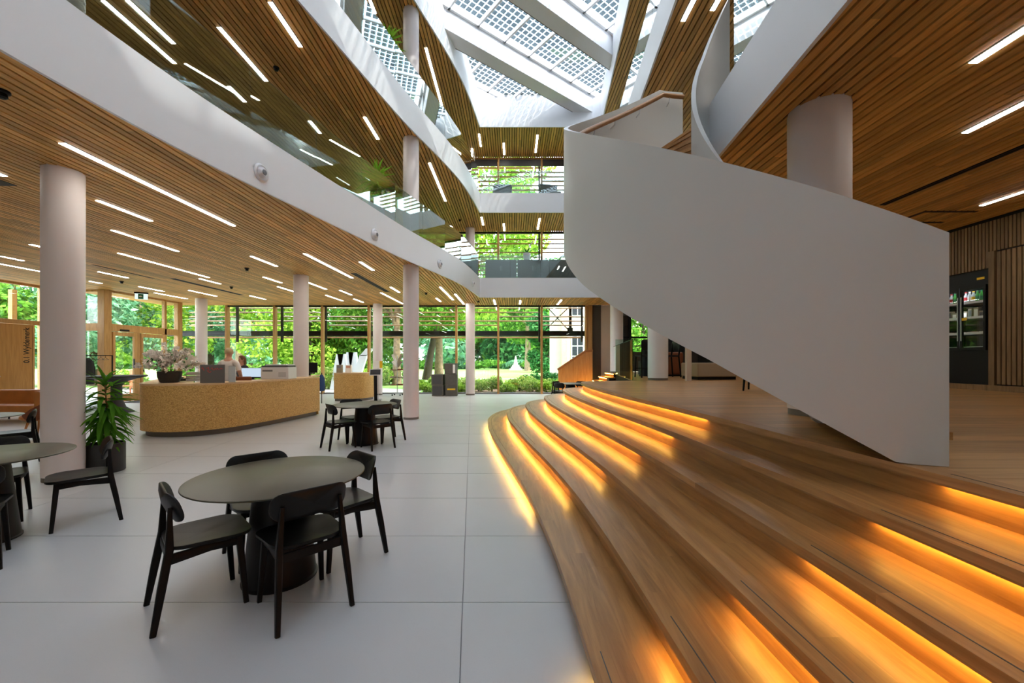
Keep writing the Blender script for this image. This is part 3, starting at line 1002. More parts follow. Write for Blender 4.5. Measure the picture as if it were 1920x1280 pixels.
hp = [(*pol(RO - 0.15, p), ztop(p) - 0.14) for p in np.linspace(PS - 3, PE, 60)] + [(*pol(RO - 0.15, p), ztop(PE) - 0.14) for p in np.linspace(PE, 95, 6)[1:]]
MB().tube(hp, 0.034, 10).build('handrail', 'rail_oak', st, smooth=60)
for p in np.linspace(PS - 10, PE - 3, 11):
    zz = ztop(max(p, PE)) - 0.14
    c0, c1 = pol(RO - 0.15, p), pol(RO - 0.055, p)
    mid = pol(RO - 0.13, p)
    MB().tube([(*c0, zz - 0.02), (*mid, zz - 0.09), (*c1, zz - 0.12)], 0.008, 6).build('rail_bracket', 'white_plastic', st)

# ------------------------------------------------------------------ skylight
ZB_ = 11.37
dv, nv = Vector((0.783, 0.622)), Vector((-0.622, 0.783))
rf = empty('skylight_roof'); tag(rf, 'white skylight roof of solar glass panels between diagonal beams', kind='structure')


def sd(s, t): return (dv.x * t + nv.x * s, dv.y * t + nv.y * s)


def inside(x, y, m=0.25): return XL(y) - m < x < XR(y) + m and YB - 0.3 < y < YF + m


for kb in range(-1, 7):
    s1 = 11.23 - 2.405 * kb
    ts = [t for t in np.linspace(-12, 18, 600) if inside(*sd(s1 - (0.24 if kb >= 0 else 1.6), t))]
    if not ts: continue
    t0, t1 = min(ts), max(ts)
    q = [sd(s1, t0), sd(s1, t1), sd(s1 - 0.48, t1), sd(s1 - 0.48, t0)]
    if kb >= 0: MB().prism(q, ZB_, 12.1).build('roof_beam', 'white_paint', rf)
    q = [sd(s1 + 0.03, t0), sd(s1 + 0.03, t1), sd(s1 + 0.0, t1), sd(s1 + 0.0, t0)]
    if kb >= 0: MB().prism(q, ZB_ - 0.0, ZB_ + 0.06).build('blind_rail', 'mid_grey', rf)
    # solar glass between this beam and the next one towards the camera
    s_hi, s_lo = s1 - 0.48, s1 - 2.405
    wdt = s_hi - s_lo
    t = math.floor(t0 - 2.5)
    while t < t1 + 2.5:
        cs = [sd(s_lo, t), sd(s_hi, t), sd(s_lo, t + 1.04), sd(s_hi, t + 1.04), sd((s_lo + s_hi) / 2, t + 0.5)]
        if any(inside(*p, 0.9) for p in cs):
            pn = MB().prism([sd(s_lo, t + 0.03), sd(s_lo, t + 1.01), sd(s_hi, t + 1.01), sd(s_hi, t + 0.03)], 12.05, 12.065).build('roof_pane', 'glass_roof', rf)
            fr = MB()
            for a, b, c, d in ((s_lo, s_hi, t - 0.03, t + 0.03),):
                fr.prism([sd(a, c), sd(a, d), sd(b, d), sd(b, c)], 11.97, 12.09)
            fr.prism([sd(s_lo, t), sd(s_lo, t + 1.04), sd(s_lo + 0.09, t + 1.04), sd(s_lo + 0.09, t)], 11.97, 12.085)
            fr.prism([sd(s_hi - 0.09, t), sd(s_hi - 0.09, t + 1.04), sd(s_hi, t + 1.04), sd(s_hi, t)], 11.97, 12.085)
            fr.build('pane_frame', 'white_paint', pn)
            ce_ = MB()
            for u in range(5):
                for v in range(int((wdt - 0.3) / 0.195)):
                    ta, sa = t + 0.055 + u * 0.188, s_lo + 0.15 + v * 0.195
                    ce_.prism([sd(sa, ta), sd(sa, ta + 0.164), sd(sa + 0.17, ta + 0.164), sd(sa + 0.17, ta)], 12.043, 12.049)
            tag(ce_.build('solar_cells', 'solar_cell', pn), kind='stuff')
        t += 1.04
# ------------------------------------------------------------------ columns
cols = [(-5.92, 5.42, 'thick pale round column nearest the left edge, beside the potted plant'),
        (-2.68, 10.9, 'pale round column standing alone beyond the far round table'),
        (-6.24, 12.15, 'pale round column rising behind the reception desk printer'),
        (-12.67, 16.75, 'pale round column behind the white flowers on the desk'),
        (-6.0, 18.35, 'pale round column between the touch screen stand and brochure rack'),
        (-1.86, 18.3, 'pale round column right of the stacked grey crates')]
LVN = ['', ' on the first floor gallery', ' on the second floor gallery']
for x, y, lab in cols:
    for L_ in range(3):
        if L_ and (x, y) == (-12.67, 16.75): continue
        z0 = 0 if L_ == 0 else ZC[L_ - 1] + FA - 0.06
        co = thing('column', lab if L_ == 0 else 'round white column%s, directly above the %s' % (LVN[L_], lab), 'column', (x, y, z0), group='round columns')
        MB().lathe([(0.205, 0.06), (0.205, ZC[L_] - z0 + 0.047)], n=48).build('shaft', 'column_paint', co, smooth=40)
        MB().lathe([(0.20, 0.0), (0.20, 0.06)], n=48).build('base_ring', 'plinth_grey', co, smooth=40)
        MB().lathe([(0.235, ZC[L_] - z0 + 0.015), (0.235, ZC[L_] - z0 + 0.028)], n=48).build('shadow_ring', 'black_gap', co, smooth=40)
for x, y, lab in ((3.06, 4.1, 'wide white column rising through the middle of the spiral stair'), (3.95, 11.12, 'wide white column on the raised floor beside the glass guard'),
                  (4.38, 17.2, 'wide white column at the far end of the raised floor')):
    co = thing('column', lab, 'column', (x, y, ZP), group='wide columns')
    MB().lathe([(0.262, 0.06), (0.262, ZC[0] - ZP + 0.047)], n=56).build('shaft', 'white_paint' if x > 3.5 else 'column_paint', co, smooth=40)
    MB().lathe([(0.255, 0.0), (0.255, 0.06)], n=56).build('base_ring', 'plinth_grey', co, smooth=40)
    MB().lathe([(0.295, ZC[0] - ZP + 0.012), (0.295, ZC[0] - ZP + 0.028)], n=56).build('shadow_ring', 'black_gap', co, smooth=40)

# ------------------------------------------------------------------ ceiling light strips
g0 = [((132, 267), (425, 423)), ((187, 375), (283, 414)), ((222, 431), (328, 471)), ((232, 474), (385, 520)), ((378, 522), (413, 532)), ((474, 480), (512, 499)),
      ((581, 475), (653, 521)), ((496.5, 519), (525, 530)), ((522, 537), (551, 547.5)), ((580, 528), (610, 542)), ((615, 553), (640, 564)), ((474, 554), (497, 561)),
      ((358, 544), (405, 555)), ((298, 548.6), (346, 560)), ((264, 537), (301, 546)), ((185, 509), (240, 520.7)), ((168, 527), (192, 531)), ((53, 457.5), (78, 463.6)),
      ((0, 480), (38.6, 488.5)), ((0, 494), (78, 509)), ((641, 544), (657, 552.7)), ((662.7, 560), (677, 566.5)), ((725, 548.5), (750, 569)), ((736, 538), (746, 547.6)),
      ((835, 537.6), (844, 562)), ((822, 558.6), (826.5, 565)), ((677, 490.5), (697, 506.6)), ((860, 551), (866, 570)), ((931.6, 562), (926.5, 571)), ((979.5, 563), (973, 569.5)), ((1057, 562), (1042, 571)),
      ((1819, 118), (1960, 26)), ((1810, 249), (1990, 149)), ((1838, 385), (1990, 335)), ((-60, 300), (-5, 330)), ((-90, 400), (-20, 425))]
g1 = [((406, 50), (497, 152)), ((508, 3), (566, 88)), ((680, 219), (705, 261)), ((810, 305), (833, 377)), ((903, 406.6), (906, 422)), ((946.7, 418.7), (946.7, 432.5)),
      ((1011.4, 409), (1005.5, 429.7)), ((194, 0), (329, 119)), ((222, 0), (332, 82)), ((425, 161), (470, 191)), ((570, 226), (607, 250)), ((1420, -140), (1340, 20)), ((1330, -60), (1290, 40))]
g2 = [((695, 0), (705, 25)), ((800.6, 89), (826, 198)), ((899.6, 251), (903, 274.6)), ((944, 268), (943.6, 290)), ((1009, 252.6), (1002, 286)), ((640, -80), (670, -10)), ((560, 20), (600, 70)), ((882, 278), (888, 289))]
NEAR = [(c_[0], c_[1], n_) for c_, n_ in zip(cols, ('the thick left column', 'the lone column', 'the column behind the printer', 'the column behind the flowers', 'the column by the brochure rack', 'the column by the crates'))] + [
    (3.06, 4.1, 'the stair column'), (-7.0, 9.5, 'the reception desk'), (-14.4, 15.6, 'the entrance door'), (-11.0, 9.0, 'the tan sofa'), (1.2, 17.6, 'the far window corner'), (7.5, 5.5, 'the slat wall'), (6.0, 12.0, 'the raised floor seating')]
FLN = ['ground floor', 'first floor', 'top floor']
strips = []


def strip(x, ya, yb, L_):
    x = XLW + 0.05 + 0.1 * round((x - XLW - 0.05) / 0.1)
    lt = thing('light_strip', None, 'light', (x, (ya + yb) / 2, ZC[L_]), group='light strips of the %s ceiling' % FLN[L_])
    h = (yb - ya) / 2
    MB().box(-0.043, 0.043, -h, h, -0.004, 0.034).build('housing', 'led_housing', lt)
    MB().box(-0.036, 0.036, -h + 0.005, h - 0.005, -0.008, -0.0035).build('diffuser', 'led', lt)
    strips.append((lt, x, (ya + yb) / 2, 2 * h, L_))


for L_, lst in enumerate((g0, g1, g2)):
    for (a, b) in lst:
        xa, ya = G(a[0], a[1], ZC[L_]); xb, yb = G(b[0], b[1], ZC[L_])
        strip((xa + xb) / 2, min(ya, yb), min(max(ya, yb), YW - 0.05), L_)
# light strips over the part of the hall behind the viewpoint, the raised floor and the back of the galleries
for x, y, ln in ((-8.0, -1.5, 2.4), (-6.0, 1.0, 2.4), (-9.5, 2.5, 2.4), (-12.2, 0.5, 2.4), (-12.5, 6.0, 2.0), (5.4, -1.0, 2.4), (7.0, 1.2, 2.4), (5.2, 8.0, 2.0), (6.8, 10.0, 2.0), (5.3, 13.0, 2.0), (7.2, 15.0, 2.0)):
    strip(x, y - ln / 2, y + ln / 2, 0)
for L_ in (1, 2):
    for x in (-7.5, -10.5, 5.0, 6.8):
        for y in (0.5, 5.5, 10.5, 15.0):
            strip(x, y - 0.8, y + 0.8, L_)
seen = {}
for lt, x, y, ln, L_ in strips:
    cx_, cy_, nm = min(NEAR, key=lambda n_: (n_[0] - x) ** 2 + (n_[1] - y) ** 2)
    side = ('left' if x < cx_ - 0.6 else 'right' if x > cx_ + 0.6 else 'level') + ' and ' + ('beyond' if y > cy_ else 'before')
    size = 'short' if ln < 0.9 else 'long' if ln > 2.2 else 'medium'
    key = (L_, size, side, nm)
    k = seen[key] = seen.get(key, 0) + 1
    lt['label'] = '%s%s %s light strip, %s %s' % ('' if k == 1 else ('next ', 'third ', 'fourth ', 'fifth ', 'sixth ', 'seventh ', 'eighth ')[min(k - 2, 6)], size, FLN[L_] + ' ceiling', side, nm)

# ------------------------------------------------------------------ small ceiling things
def sensor(px, py, L_, lab):
    x, y = G(px, py, ZC[L_] - 0.05)
    s = thing('smoke_detector', lab, 'detector', (x, y, ZC[L_]))
    MB().lathe([(0.055, -0.001), (0.055, -0.02), (0.04, -0.03)], n=20).build('base', 'black_metal', s, smooth=40)
    MB().lathe([(0.035, -0.03), (0.038, -0.06), (0.02, -0.075)], n=20).build('head', 'black_metal', s, smooth=40)


sensor(4, 180, 0, 'black ceiling detector at the left picture edge above the thick column')
sensor(228, 530, 0, 'black ceiling detector before the oak entrance post')
sensor(434, 540, 0, 'black ceiling detector above the two people')
sensor(463, 506, 0, 'tiny dark ceiling detector above the desk, between light strips')
sensor(799, 551, 0, 'black ceiling detector right of the free standing column')
sensor(897, 566, 0, 'dark ceiling detector above the column beside the crates')
sensor(518, 131, 1, 'black detector under the first floor ceiling near the long light strip')
sensor(862, 414, 1, 'black detector under the first floor ceiling near the far corner')

for (a, b, w_, lab) in (((665, 512), (725, 547), 0.16, 'dark slotted air grille in the ceiling left of the free standing column'),
                        ((326, 522), (452, 553), 0.16, 'dark slotted air grille in the ceiling above the reception desk'),
                        ((178, 496), (284, 522), 0.05, 'thin dark ceiling slot above the entrance'),
                        ((1664.6, 384.6), (1990, 239), 0.07, 'long black slot in the ceiling over the raised floor')):
    xa, ya = G(*a, ZC[0]); xb, yb = G(*b, ZC[0])
    x = (xa + xb) / 2; ya, yb = min(ya, yb), max(ya, yb)
    gr = thing('air_grille', lab, 'grille', (x, (ya + yb) / 2, ZC[0]))
    h = (yb - ya) / 2
    MB().box(-w_ / 2 - 0.01, w_ / 2 + 0.01, -h, h, -0.004, 0.02).build('frame', 'dark_grey' if w_ > 0.1 else 'black_metal', gr)
    for k in range(3 if w_ > 0.1 else 1):
        xx = (-w_ / 3 + k * w_ / 3) if w_ > 0.1 else 0
        MB().box(xx - 0.018, xx + 0.018, -h + 0.02, h - 0.02, -0.006, -0.003).build('slot', 'black_gap', gr)
gx, gy = G(1750, 407, ZC[0])
gr = thing('ceiling_hatch', 'black outlined ceiling hatch above the right end of the spiral stair', 'hatch', (gx, gy, ZC[0]))
MB().box(-0.45, 0.45, -0.3, -0.24, -0.005, 0.02).build('frame', 'black_metal', gr)
MB().box(-0.45, 0.45, 0.24, 0.3, -0.005, 0.02).build('frame', 'black_metal', gr)
MB().box(-0.45, -0.39, -0.24, 0.24, -0.005, 0.02).build('frame', 'black_metal', gr)
gx, gy = G(6, 341, ZC[0])
gr = thing('ceiling_hatch', 'black ceiling hatch at the left edge beside the thick column', 'hatch', (gx - 0.25, gy, ZC[0]))
MB().box(-0.3, 0.3, -0.12, 0.12, -0.005, 0.02).build('cover', 'black_metal', gr)

# round white air nozzles on the lowest left slab edge
for px, py, lab in ((485, 324, 'round white air nozzle on the white slab edge, largest and nearest'), (699, 440, 'round white air nozzle on the white slab edge, second nearest'),
                    (822, 495, 'round white air nozzle on the white slab edge, third from the left'), (884, 531, 'round white air nozzle on the white slab edge, smallest and farthest')):
    best = min(np.linspace(3, 16, 2000), key=lambda yy: abs(CX + F_PX * XL(yy) / yy - px))
    x, y = XL(best), float(best)
    z = HC + (HY - py) / F_PX * y
    tx_, ty_ = XL(y + 0.05) - XL(y - 0.05), 0.1
    ang = math.atan2(ty_, tx_) - PI / 2
    nz = thing('air_nozzle', lab, 'nozzle', (x + 0.035, y, z), ang, group='air nozzles')
    for nm, prof, mt in (('flange', [(0.125, 0.0), (0.13, 0.012), (0.105, 0.03), (0.085, 0.02)], 'white_plastic'),
                         ('ball', [(0.083, 0.012), (0.075, 0.04), (0.05, 0.066)], 'white_plastic'), ('opening', [(0.042, 0.064), (0.034, 0.072)], 'mid_grey')):
        o = MB().lathe(prof, n=32).build(nm, mt, nz, smooth=40)
        o.rotation_euler = (0, PI / 2, 0)
# ------------------------------------------------------------------ dark round tables and chairs
def rr_outline(w, h, r, n=6):
    P = []
    for cx_, cy_, a0 in ((w / 2 - r, h / 2 - r, 0), (-w / 2 + r, h / 2 - r, 90), (-w / 2 + r, -h / 2 + r, 180), (w / 2 - r, -h / 2 + r, 270)):
        for k in range(n + 1):
            a = math.radians(a0 + 90 * k / n)
            P.append((cx_ + r * math.cos(a), cy_ + r * math.sin(a)))
    return P


def make_chair():
    root = empty('dining_chair')
    # dished plywood seat
    base = rr_outline(0.46, 0.44, 0.12, 7)
    rings = []
    for z_, s_ in ((0.452, 0.0), (0.452, 0.5), (0.457, 0.85), (0.462, 0.97), (0.462, 1.0), (0.446, 1.0), (0.436, 0.96), (0.436, 0.5)):
        rings.append([(x * s_ * (1.0 if y > 0 else 0.94), y * s_ + 0.01, z_ + 0.010 * abs(x / 0.23) * s_ - 0.008 * max(0, y / 0.22) * s_) for x, y in base])
    MB().loft(rings).build('seat', 'seat_ply', root, smooth=50)
    # curved backrest
    n = 17
    bo = rr_outline(0.45, 0.185, 0.075, 6)
    def bk(u, v, t):
        y_ = -0.205 - 0.045 * (v / 0.0925) * 0.6 + 0.065 * (u / 0.225) ** 2 - t
        return (u, y_, 0.695 + v)
    rings = []
    for t, s_ in ((0.0, 0.02), (0.0, 0.6), (0.0, 0.96), (0.004, 1.0), (0.013, 1.0), (0.017, 0.96), (0.017, 0.6), (0.017, 0.02)):
        rings.append([bk(u * s_, v * s_, t) for u, v in bo])
    MB().loft(rings).build('backrest', 'seat_ply', root, smooth=50)
    for sx in (-1, 1):
        MB().bar([(sx * 0.195, 0.185, 0.0), (sx * 0.18, 0.165, 0.25), (sx * 0.17, 0.15, 0.44)], [0.026, 0.034, 0.038], [0.028, 0.036, 0.04]).build('leg', 'dark_wood', root, smooth=30)
        MB().bar([(sx * 0.215, -0.275, 0.0), (sx * 0.2, -0.235, 0.25), (sx * 0.186, -0.2, 0.46), (sx * 0.168, -0.175 - 0.02, 0.70)], [0.026, 0.034, 0.036, 0.022], [0.030, 0.042, 0.042, 0.02]).build('leg', 'dark_wood', root, smooth=30)
        MB().bar([(sx * 0.182, -0.2, 0.40), (sx * 0.176, 0.0, 0.412), (sx * 0.172, 0.15, 0.405)], [0.024] * 3, [0.06, 0.045, 0.05]).build('rail', 'dark_wood', root, smooth=30)
    MB().cbox(-0.18, 0.18, -0.212, -0.19, 0.375, 0.43, 0.005).build('rail', 'dark_wood', root)
    MB().cbox(-0.165, 0.165, 0.135, 0.157, 0.385, 0.43, 0.005).build('rail', 'dark_wood', root)
    return root


def make_table():
    root = empty('round_table')
    MB().lathe([(0.02, 0.74), (0.566, 0.74), (0.575, 0.737), (0.577, 0.731), (0.570, 0.726), (0.50, 0.716), (0.02, 0.716)], n=72).build('top', 'table_top', root, smooth=35)
    MB().lathe([(0.245, 0.0), (0.245, 0.012), (0.235, 0.02), (0.165, 0.716)], n=48).build('pedestal', 'black_metal', root, smooth=40)
    return root


chair0, table0 = make_chair(), make_table()
cu = tu = False
sets = [((-1.68, 2.98), 0, 'front', 'the nearest round table', [('NE', 'at the right side of'), ('SE', 'with its back to the viewer at'), ('SW', 'at the left side of'), ('NW', 'at the far side of')]),
        ((-2.75, 7.68), 0, 'middle', 'the table beside the lone column', [('NE', 'right behind'), ('SE', 'with its back to the viewer at'), ('SW', 'at the left side of'), ('NW', 'at the far side of')]),
        ((-4.6, 3.55), 0, 'left', 'the cut-off table at the left edge', [('NE', 'right of'), ('SE', 'in front of'), ('NW', 'behind')]),
        ((-7.95, 5.95), 0, 'back left', 'the table before the tan sofa', [('NE', 'right of'), ('NW', 'behind'), ('SE', 'in front of')]),
        ((2.05, 14.4), 0, 'window', 'the round table beyond the curved steps', [('SW', 'left of'), ('NW', 'behind'), ('NE', 'right behind')])]
DIR = {'NE': (1, 1), 'SE': (1, -1), 'SW': (-1, -1), 'NW': (-1, 1)}
tlab = {'front': 'dark round table nearest the viewer with a slim olive sheen top', 'middle': 'dark round table beside the lone column before the reception desk', 'left': 'dark round table cut off by the left picture edge',
        'back left': 'dark round table before the tan sofa, mostly outside the left edge', 'window': 'dark round table beyond the curved steps near the oak parapet'}
for (cx_, cy_), z_, nm, tn, chs in sets:
    t_ = table0 if not tu else copy_tree(table0)
    tu = True
    t_.location = (cx_, cy_, z_); tag(t_, tlab[nm], 'table', 'dark round tables')
    for dn, ph_ in chs:
        d = Vector(DIR[dn]).normalized()
        p = Vector((cx_, cy_)) + d * {'front': 0.44, 'middle': 0.45, 'left': 0.6}.get(nm, 0.47)
        c_ = chair0 if not cu else copy_tree(chair0)
        cu = True
        c_.location = (p.x, p.y, z_)
        c_.rotation_euler = (0, 0, math.atan2(-d.y, -d.x) - PI / 2 + random.uniform(-0.05, 0.05))
        tag(c_, 'black plywood chair ' + ph_ + ' ' + tn, 'chair', 'black chairs at the round tables')

# ------------------------------------------------------------------ reception desk
desk_out = [(-10.2, 12.2), (-9.2, 10.75), (-8.35, 9.45), (-8.02, 8.95), (-7.82, 8.62), (-7.62, 8.42), (-7.35, 8.28), (-6.95, 8.22), (-6.62, 8.28), (-6.35, 8.42), (-6.12, 8.68), (-5.95, 9.05), (-5.80, 9.6), (-5.68, 10.3), (-5.57, 11.0), (-5.48, 11.7)]


def smooth_poly(P, it=2):
    for _ in range(it):
        Q = [P[0]]
        for a, b in zip(P[:-1], P[1:]):
            Q += [(a[0] * 0.75 + b[0] * 0.25, a[1] * 0.75 + b[1] * 0.25), (a[0] * 0.25 + b[0] * 0.75, a[1] * 0.25 + b[1] * 0.75)]
        Q.append(P[-1]); P = Q
    return P


dsk = smooth_poly(desk_out)
rd = thing('reception_desk', 'curved reception desk clad in golden chipboard with pale counter top', 'desk', (0, 0, 0))
MB().ribbon(dsk, offset(dsk, 0.04), 0.115, 1.045).build('front_cladding', 'chipboard', rd, smooth=40)
MB().ribbon(offset(dsk, 0.09), offset(dsk, 0.16), 0.0, 0.115).build('plinth', 'plinth_grey', rd, smooth=40)
MB().ribbon(offset(dsk, -0.008), offset(dsk, 0.62), 1.045, 1.08).build('counter_top', 'counter_oak', rd, smooth=40)
MB().ribbon(offset(dsk, 0.56), offset(dsk, 0.59), 0.02, 1.045).build('inner_panel', 'counter_oak', rd, smooth=40)
e0, e1 = dsk[-1], offset(dsk, 0.6)[-1]
MB().obox((e0[0] - 0.04, e0[1]), (e1[0], e1[1]), 0.03, 0.02, 1.045).build('end_panel', 'chipboard', rd)

d2 = smooth_poly([(-6.72, 15.5), (-6.3, 15.42), (-5.95, 15.45), (-5.68, 15.6), (-5.52, 15.9), (-5.48, 16.4)])
cd = thing('drum_counter', 'small rounded chipboard counter right of the reception desk', 'counter', (0, 0, 0))
MB().ribbon(d2, offset(d2, 0.04), 0.10, 1.03).build('front_cladding', 'chipboard', cd, smooth=40)
MB().ribbon(offset(d2, 0.06), offset(d2, 0.12), 0.0, 0.10).build('plinth', 'plinth_grey', cd, smooth=40)
MB().prism(offset(d2, -0.01) + [(-6.7, 16.4)], 1.03, 1.07).build('counter_top', 'counter_oak', cd)
MB().prism(offset(d2, 0.07) + [(-6.68, 16.36)], 0.1, 1.03).build('body', 'charcoal', cd)

# height adjustable table between the counters
sd_ = thing('standing_table', 'white height adjustable work table between the two chipboard counters', 'table', (-7.3, 14.6, 0))
MB().cbox(-0.8, 0.35, -0.4, 0.4, 0.98, 1.01, 0.006).build('top', 'counter_oak', sd_)
for x in (-0.65, 0.12):
    MB().box(x - 0.04, x + 0.04, -0.05, 0.05, 0.03, 0.98).build('leg', 'white_plastic', sd_)
    MB().cbox(x - 0.04, x + 0.04, -0.35, 0.35, 0.0, 0.03, 0.005).build('foot', 'white_plastic', sd_)


def on_desk(px, py_base, z=1.08):
    return G(px, py_base, z)


# flower bowl
fx, fy = -7.32, 8.78
fb = thing('flower_bowl', 'black bowl of branching cream blossoms on the reception desk', 'flowers', (fx, fy, 1.08))
MB().lathe([(0.14, 0.0), (0.165, 0.012), (0.205, 0.12), (0.215, 0.235), (0.205, 0.24), (0.195, 0.2), (0.02, 0.19)], n=36).build('bowl', 'pot_black', fb, smooth=40)
pm = MB()
for k in range(5):
    a = 2 * PI * k / 5
    ca, sa = math.cos(a), math.sin(a)
    pts = [(0, 0, 0), (0.016, -0.013, 0.006), (0.036, -0.014, 0.006), (0.044, 0, 0.002), (0.036, 0.014, 0.006), (0.016, 0.013, 0.006)]
    pm.add([(x * ca - y * sa, x * sa + y * ca, z) for x, y, z in pts], [(0, 1, 2, 3, 4, 5)])
blossom0 = pm.build('blossom', 'petal', fb)
q = MB(); q.add([(0, 0, 0), (0.03, -0.013, 0.006), (0.07, 0, 0.0), (0.03, 0.013, 0.006)], [(0, 1, 2, 3)])
fleaf0 = q.build('leaf', 'leaf_deep', fb)
nb = 0
for k in range(46):
    a = random.uniform(0, 2 * PI); r_ = random.uniform(0.15, 0.72); h_ = 0.62 - 0.45 * (r_ / 0.72) ** 1.6 + random.uniform(-0.12, 0.08)
    tip = Vector((math.cos(a) * r_, math.sin(a) * r_ * 0.75, 0.2 + max(0.02, h_)))
    base = Vector((math.cos(a) * 0.08, math.sin(a) * 0.08, 0.18))
    midp = base.lerp(tip, 0.5) + Vector((0, 0, 0.06))
    MB().tube([base, midp, tip], [0.004, 0.003, 0.002], 5).build('twig', 'twig', fb)
    for j in range(5):
        u = random.uniform(0.35, 1.0)
        p = midp.lerp(tip, max(0, u * 2 - 1)) if u > 0.5 else base.lerp(midp, u * 2)
        p = p + Vector((random.uniform(-0.07, 0.07), random.uniform(-0.07, 0.07), random.uniform(-0.05, 0.05)))
        s_ = random.uniform(0.9, 1.7)
        part('blossom', blossom0, fb, p, (random.uniform(-1.4, 1.4), random.uniform(-1.4, 1.4), random.uniform(0, 6)), (s_,) * 3)
    for j in range(2):
        p = base.lerp(tip, random.uniform(0.4, 0.95)) + Vector((random.uniform(-0.05, 0.05), random.uniform(-0.05, 0.05), random.uniform(-0.03, 0.03)))
        part('leaf', fleaf0, fb, p, (random.uniform(-1, 1), random.uniform(-1, 1), random.uniform(0, 6)), (1.2,) * 3)
blossom0.location = (0.1, -0.2, 0.3); fleaf0.location = (-0.2, -0.1, 0.3)

# grey sign panel with red script strokes
x0, y0 = -6.30, 8.64
sg = thing('sign_panel', 'grey desk sign panel with red script strokes', 'sign', (x0, y0, 1.08), math.radians(8))
MB().cbox(-0.235, 0.235, -0.012, 0.012, 0.0, 0.385, 0.003).build('board', 'sign_grey', sg)
for pts in ([(-0.20, 0.29), (-0.19, 0.34), (-0.17, 0.30), (-0.155, 0.26)], [(-0.11, 0.30), (-0.07, 0.33), (-0.06, 0.27), (-0.10, 0.26), (-0.05, 0.22), (-0.02, 0.24)],
            [(-0.03, 0.29), (0.0, 0.32), (0.02, 0.27)], [(0.04, 0.27), (0.06, 0.31), (0.08, 0.28), (0.10, 0.315), (0.12, 0.28)], [(0.14, 0.285), (0.17, 0.31), (0.20, 0.29)]):
    MB().tube([(a, -0.0125, b) for a, b in pts], 0.0065, 5).build('script_stroke', 'red_paint', sg)
sh = thing('leaflet_holder', 'clear acrylic leaflet holder behind the grey desk sign', 'holder', (x0 + 0.31, y0 + 0.14, 1.08), math.radians(8))
MB().box(-0.07, 0.07, -0.004, 0.004, 0.0, 0.36).build('front', 'glass_acrylic', sh)
MB().box(-0.066, 0.066, 0.01, 0.02, 0.01, 0.34).build('leaflets', 'paper_white', sh)
MB().box(-0.07, 0.07, 0.03, 0.038, 0.0, 0.37).build('back', 'glass_acrylic', sh)
bk_ = thing('document_tray', 'stack of white document trays beside the flower bowl', 'tray', (-7.25, 9.45, 1.08), 0.3)
for k in range(3):
    MB().cbox(-0.17, 0.17, -0.12, 0.12, 0.07 * k, 0.07 * k + 0.055, 0.006).build('tray', 'white_plastic', bk_)
MB().box(-0.14, 0.14, -0.1, 0.1, 0.197, 0.21).build('papers', 'paper_white', bk_)
ph_ = thing('desk_phone', 'small black desk telephone behind the flower bowl', 'telephone', (-7.62, 9.55, 1.08), 0.4)
MB().cbox(-0.1, 0.1, -0.1, 0.1, 0.0, 0.05, 0.01).build('body', 'black_metal', ph_)
MB().cbox(-0.095, -0.035, -0.1, 0.1, 0.05, 0.085, 0.012).build('handset', 'black_metal', ph_)
MB().box(0.0, 0.08, 0.0, 0.08, 0.05, 0.06).build('display', 'screen_dark', ph_)
# monitor
mo = thing('monitor', 'wide computer monitor with bright screen behind the reception desk', 'monitor', (-6.71, 10.62, 1.0), math.radians(-4))
tag(MB().cbox(-7.1, -6.2, 10.45, 11.05, 0.965, 1.0, 0.006).build('work_table_top', 'counter_oak', None), 'pale work table top under the bright monitor', 'table')
wt = bpy.context.scene.objects['work_table_top']
for lx in (-7.0, -6.3):
    MB().box(lx - 0.03, lx + 0.03, 10.75, 10.85, 0.0, 0.965).build('leg', 'white_plastic', wt)
MB().cbox(-0.36, 0.36, -0.02, 0.02, 0.10, 0.36, 0.006).build('casing', 'black_metal', mo)
MB().box(-0.35, 0.35, -0.0235, -0.02, 0.125, 0.352).build('screen', 'monitor_glow', mo)
MB().box(-0.03, 0.03, 0.0, 0.04, 0.01, 0.2).build('stand', 'black_metal', mo)
MB().cbox(-0.14, 0.14, -0.09, 0.09, 0.0, 0.012, 0.004).build('foot', 'black_metal', mo)
# printer
pr = thing('printer', 'white office printer with dark lid at the right end of the desk', 'printer', (-5.98, 10.55, 1.08), math.radians(6))
MB().cbox(-0.33, 0.33, -0.25, 0.25, 0.0, 0.30, 0.012).build('body', 'white_plastic', pr)
MB().cbox(-0.31, 0.31, -0.24, 0.24, 0.30, 0.34, 0.01).build('lid', 'dark_grey', pr)
MB().cbox(-0.25, 0.30, -0.2, 0.2, 0.34, 0.37, 0.01).build('document_feeder', 'white_plastic', pr)
MB().box(-0.29, -0.05, -0.254, -0.25, 0.19, 0.235).build('control_panel', 'mid_grey', pr)
for k in range(5):
    MB().box(0.09, 0.27, -0.254, -0.25, 0.06 + 0.025 * k, 0.068 + 0.025 * k).build('vent_slot', 'mid_grey', pr)
mo2 = thing('monitor', 'dark monitor seen from behind at the white work table', 'monitor', (-7.15, 14.5, 1.01), 0.1)
MB().cbox(-0.27, 0.27, -0.02, 0.02, 0.1, 0.46, 0.006).build('casing', 'black_metal', mo2)
MB().box(-0.03, 0.03, 0.0, 0.03, 0.0, 0.2).build('stand', 'black_metal', mo2)
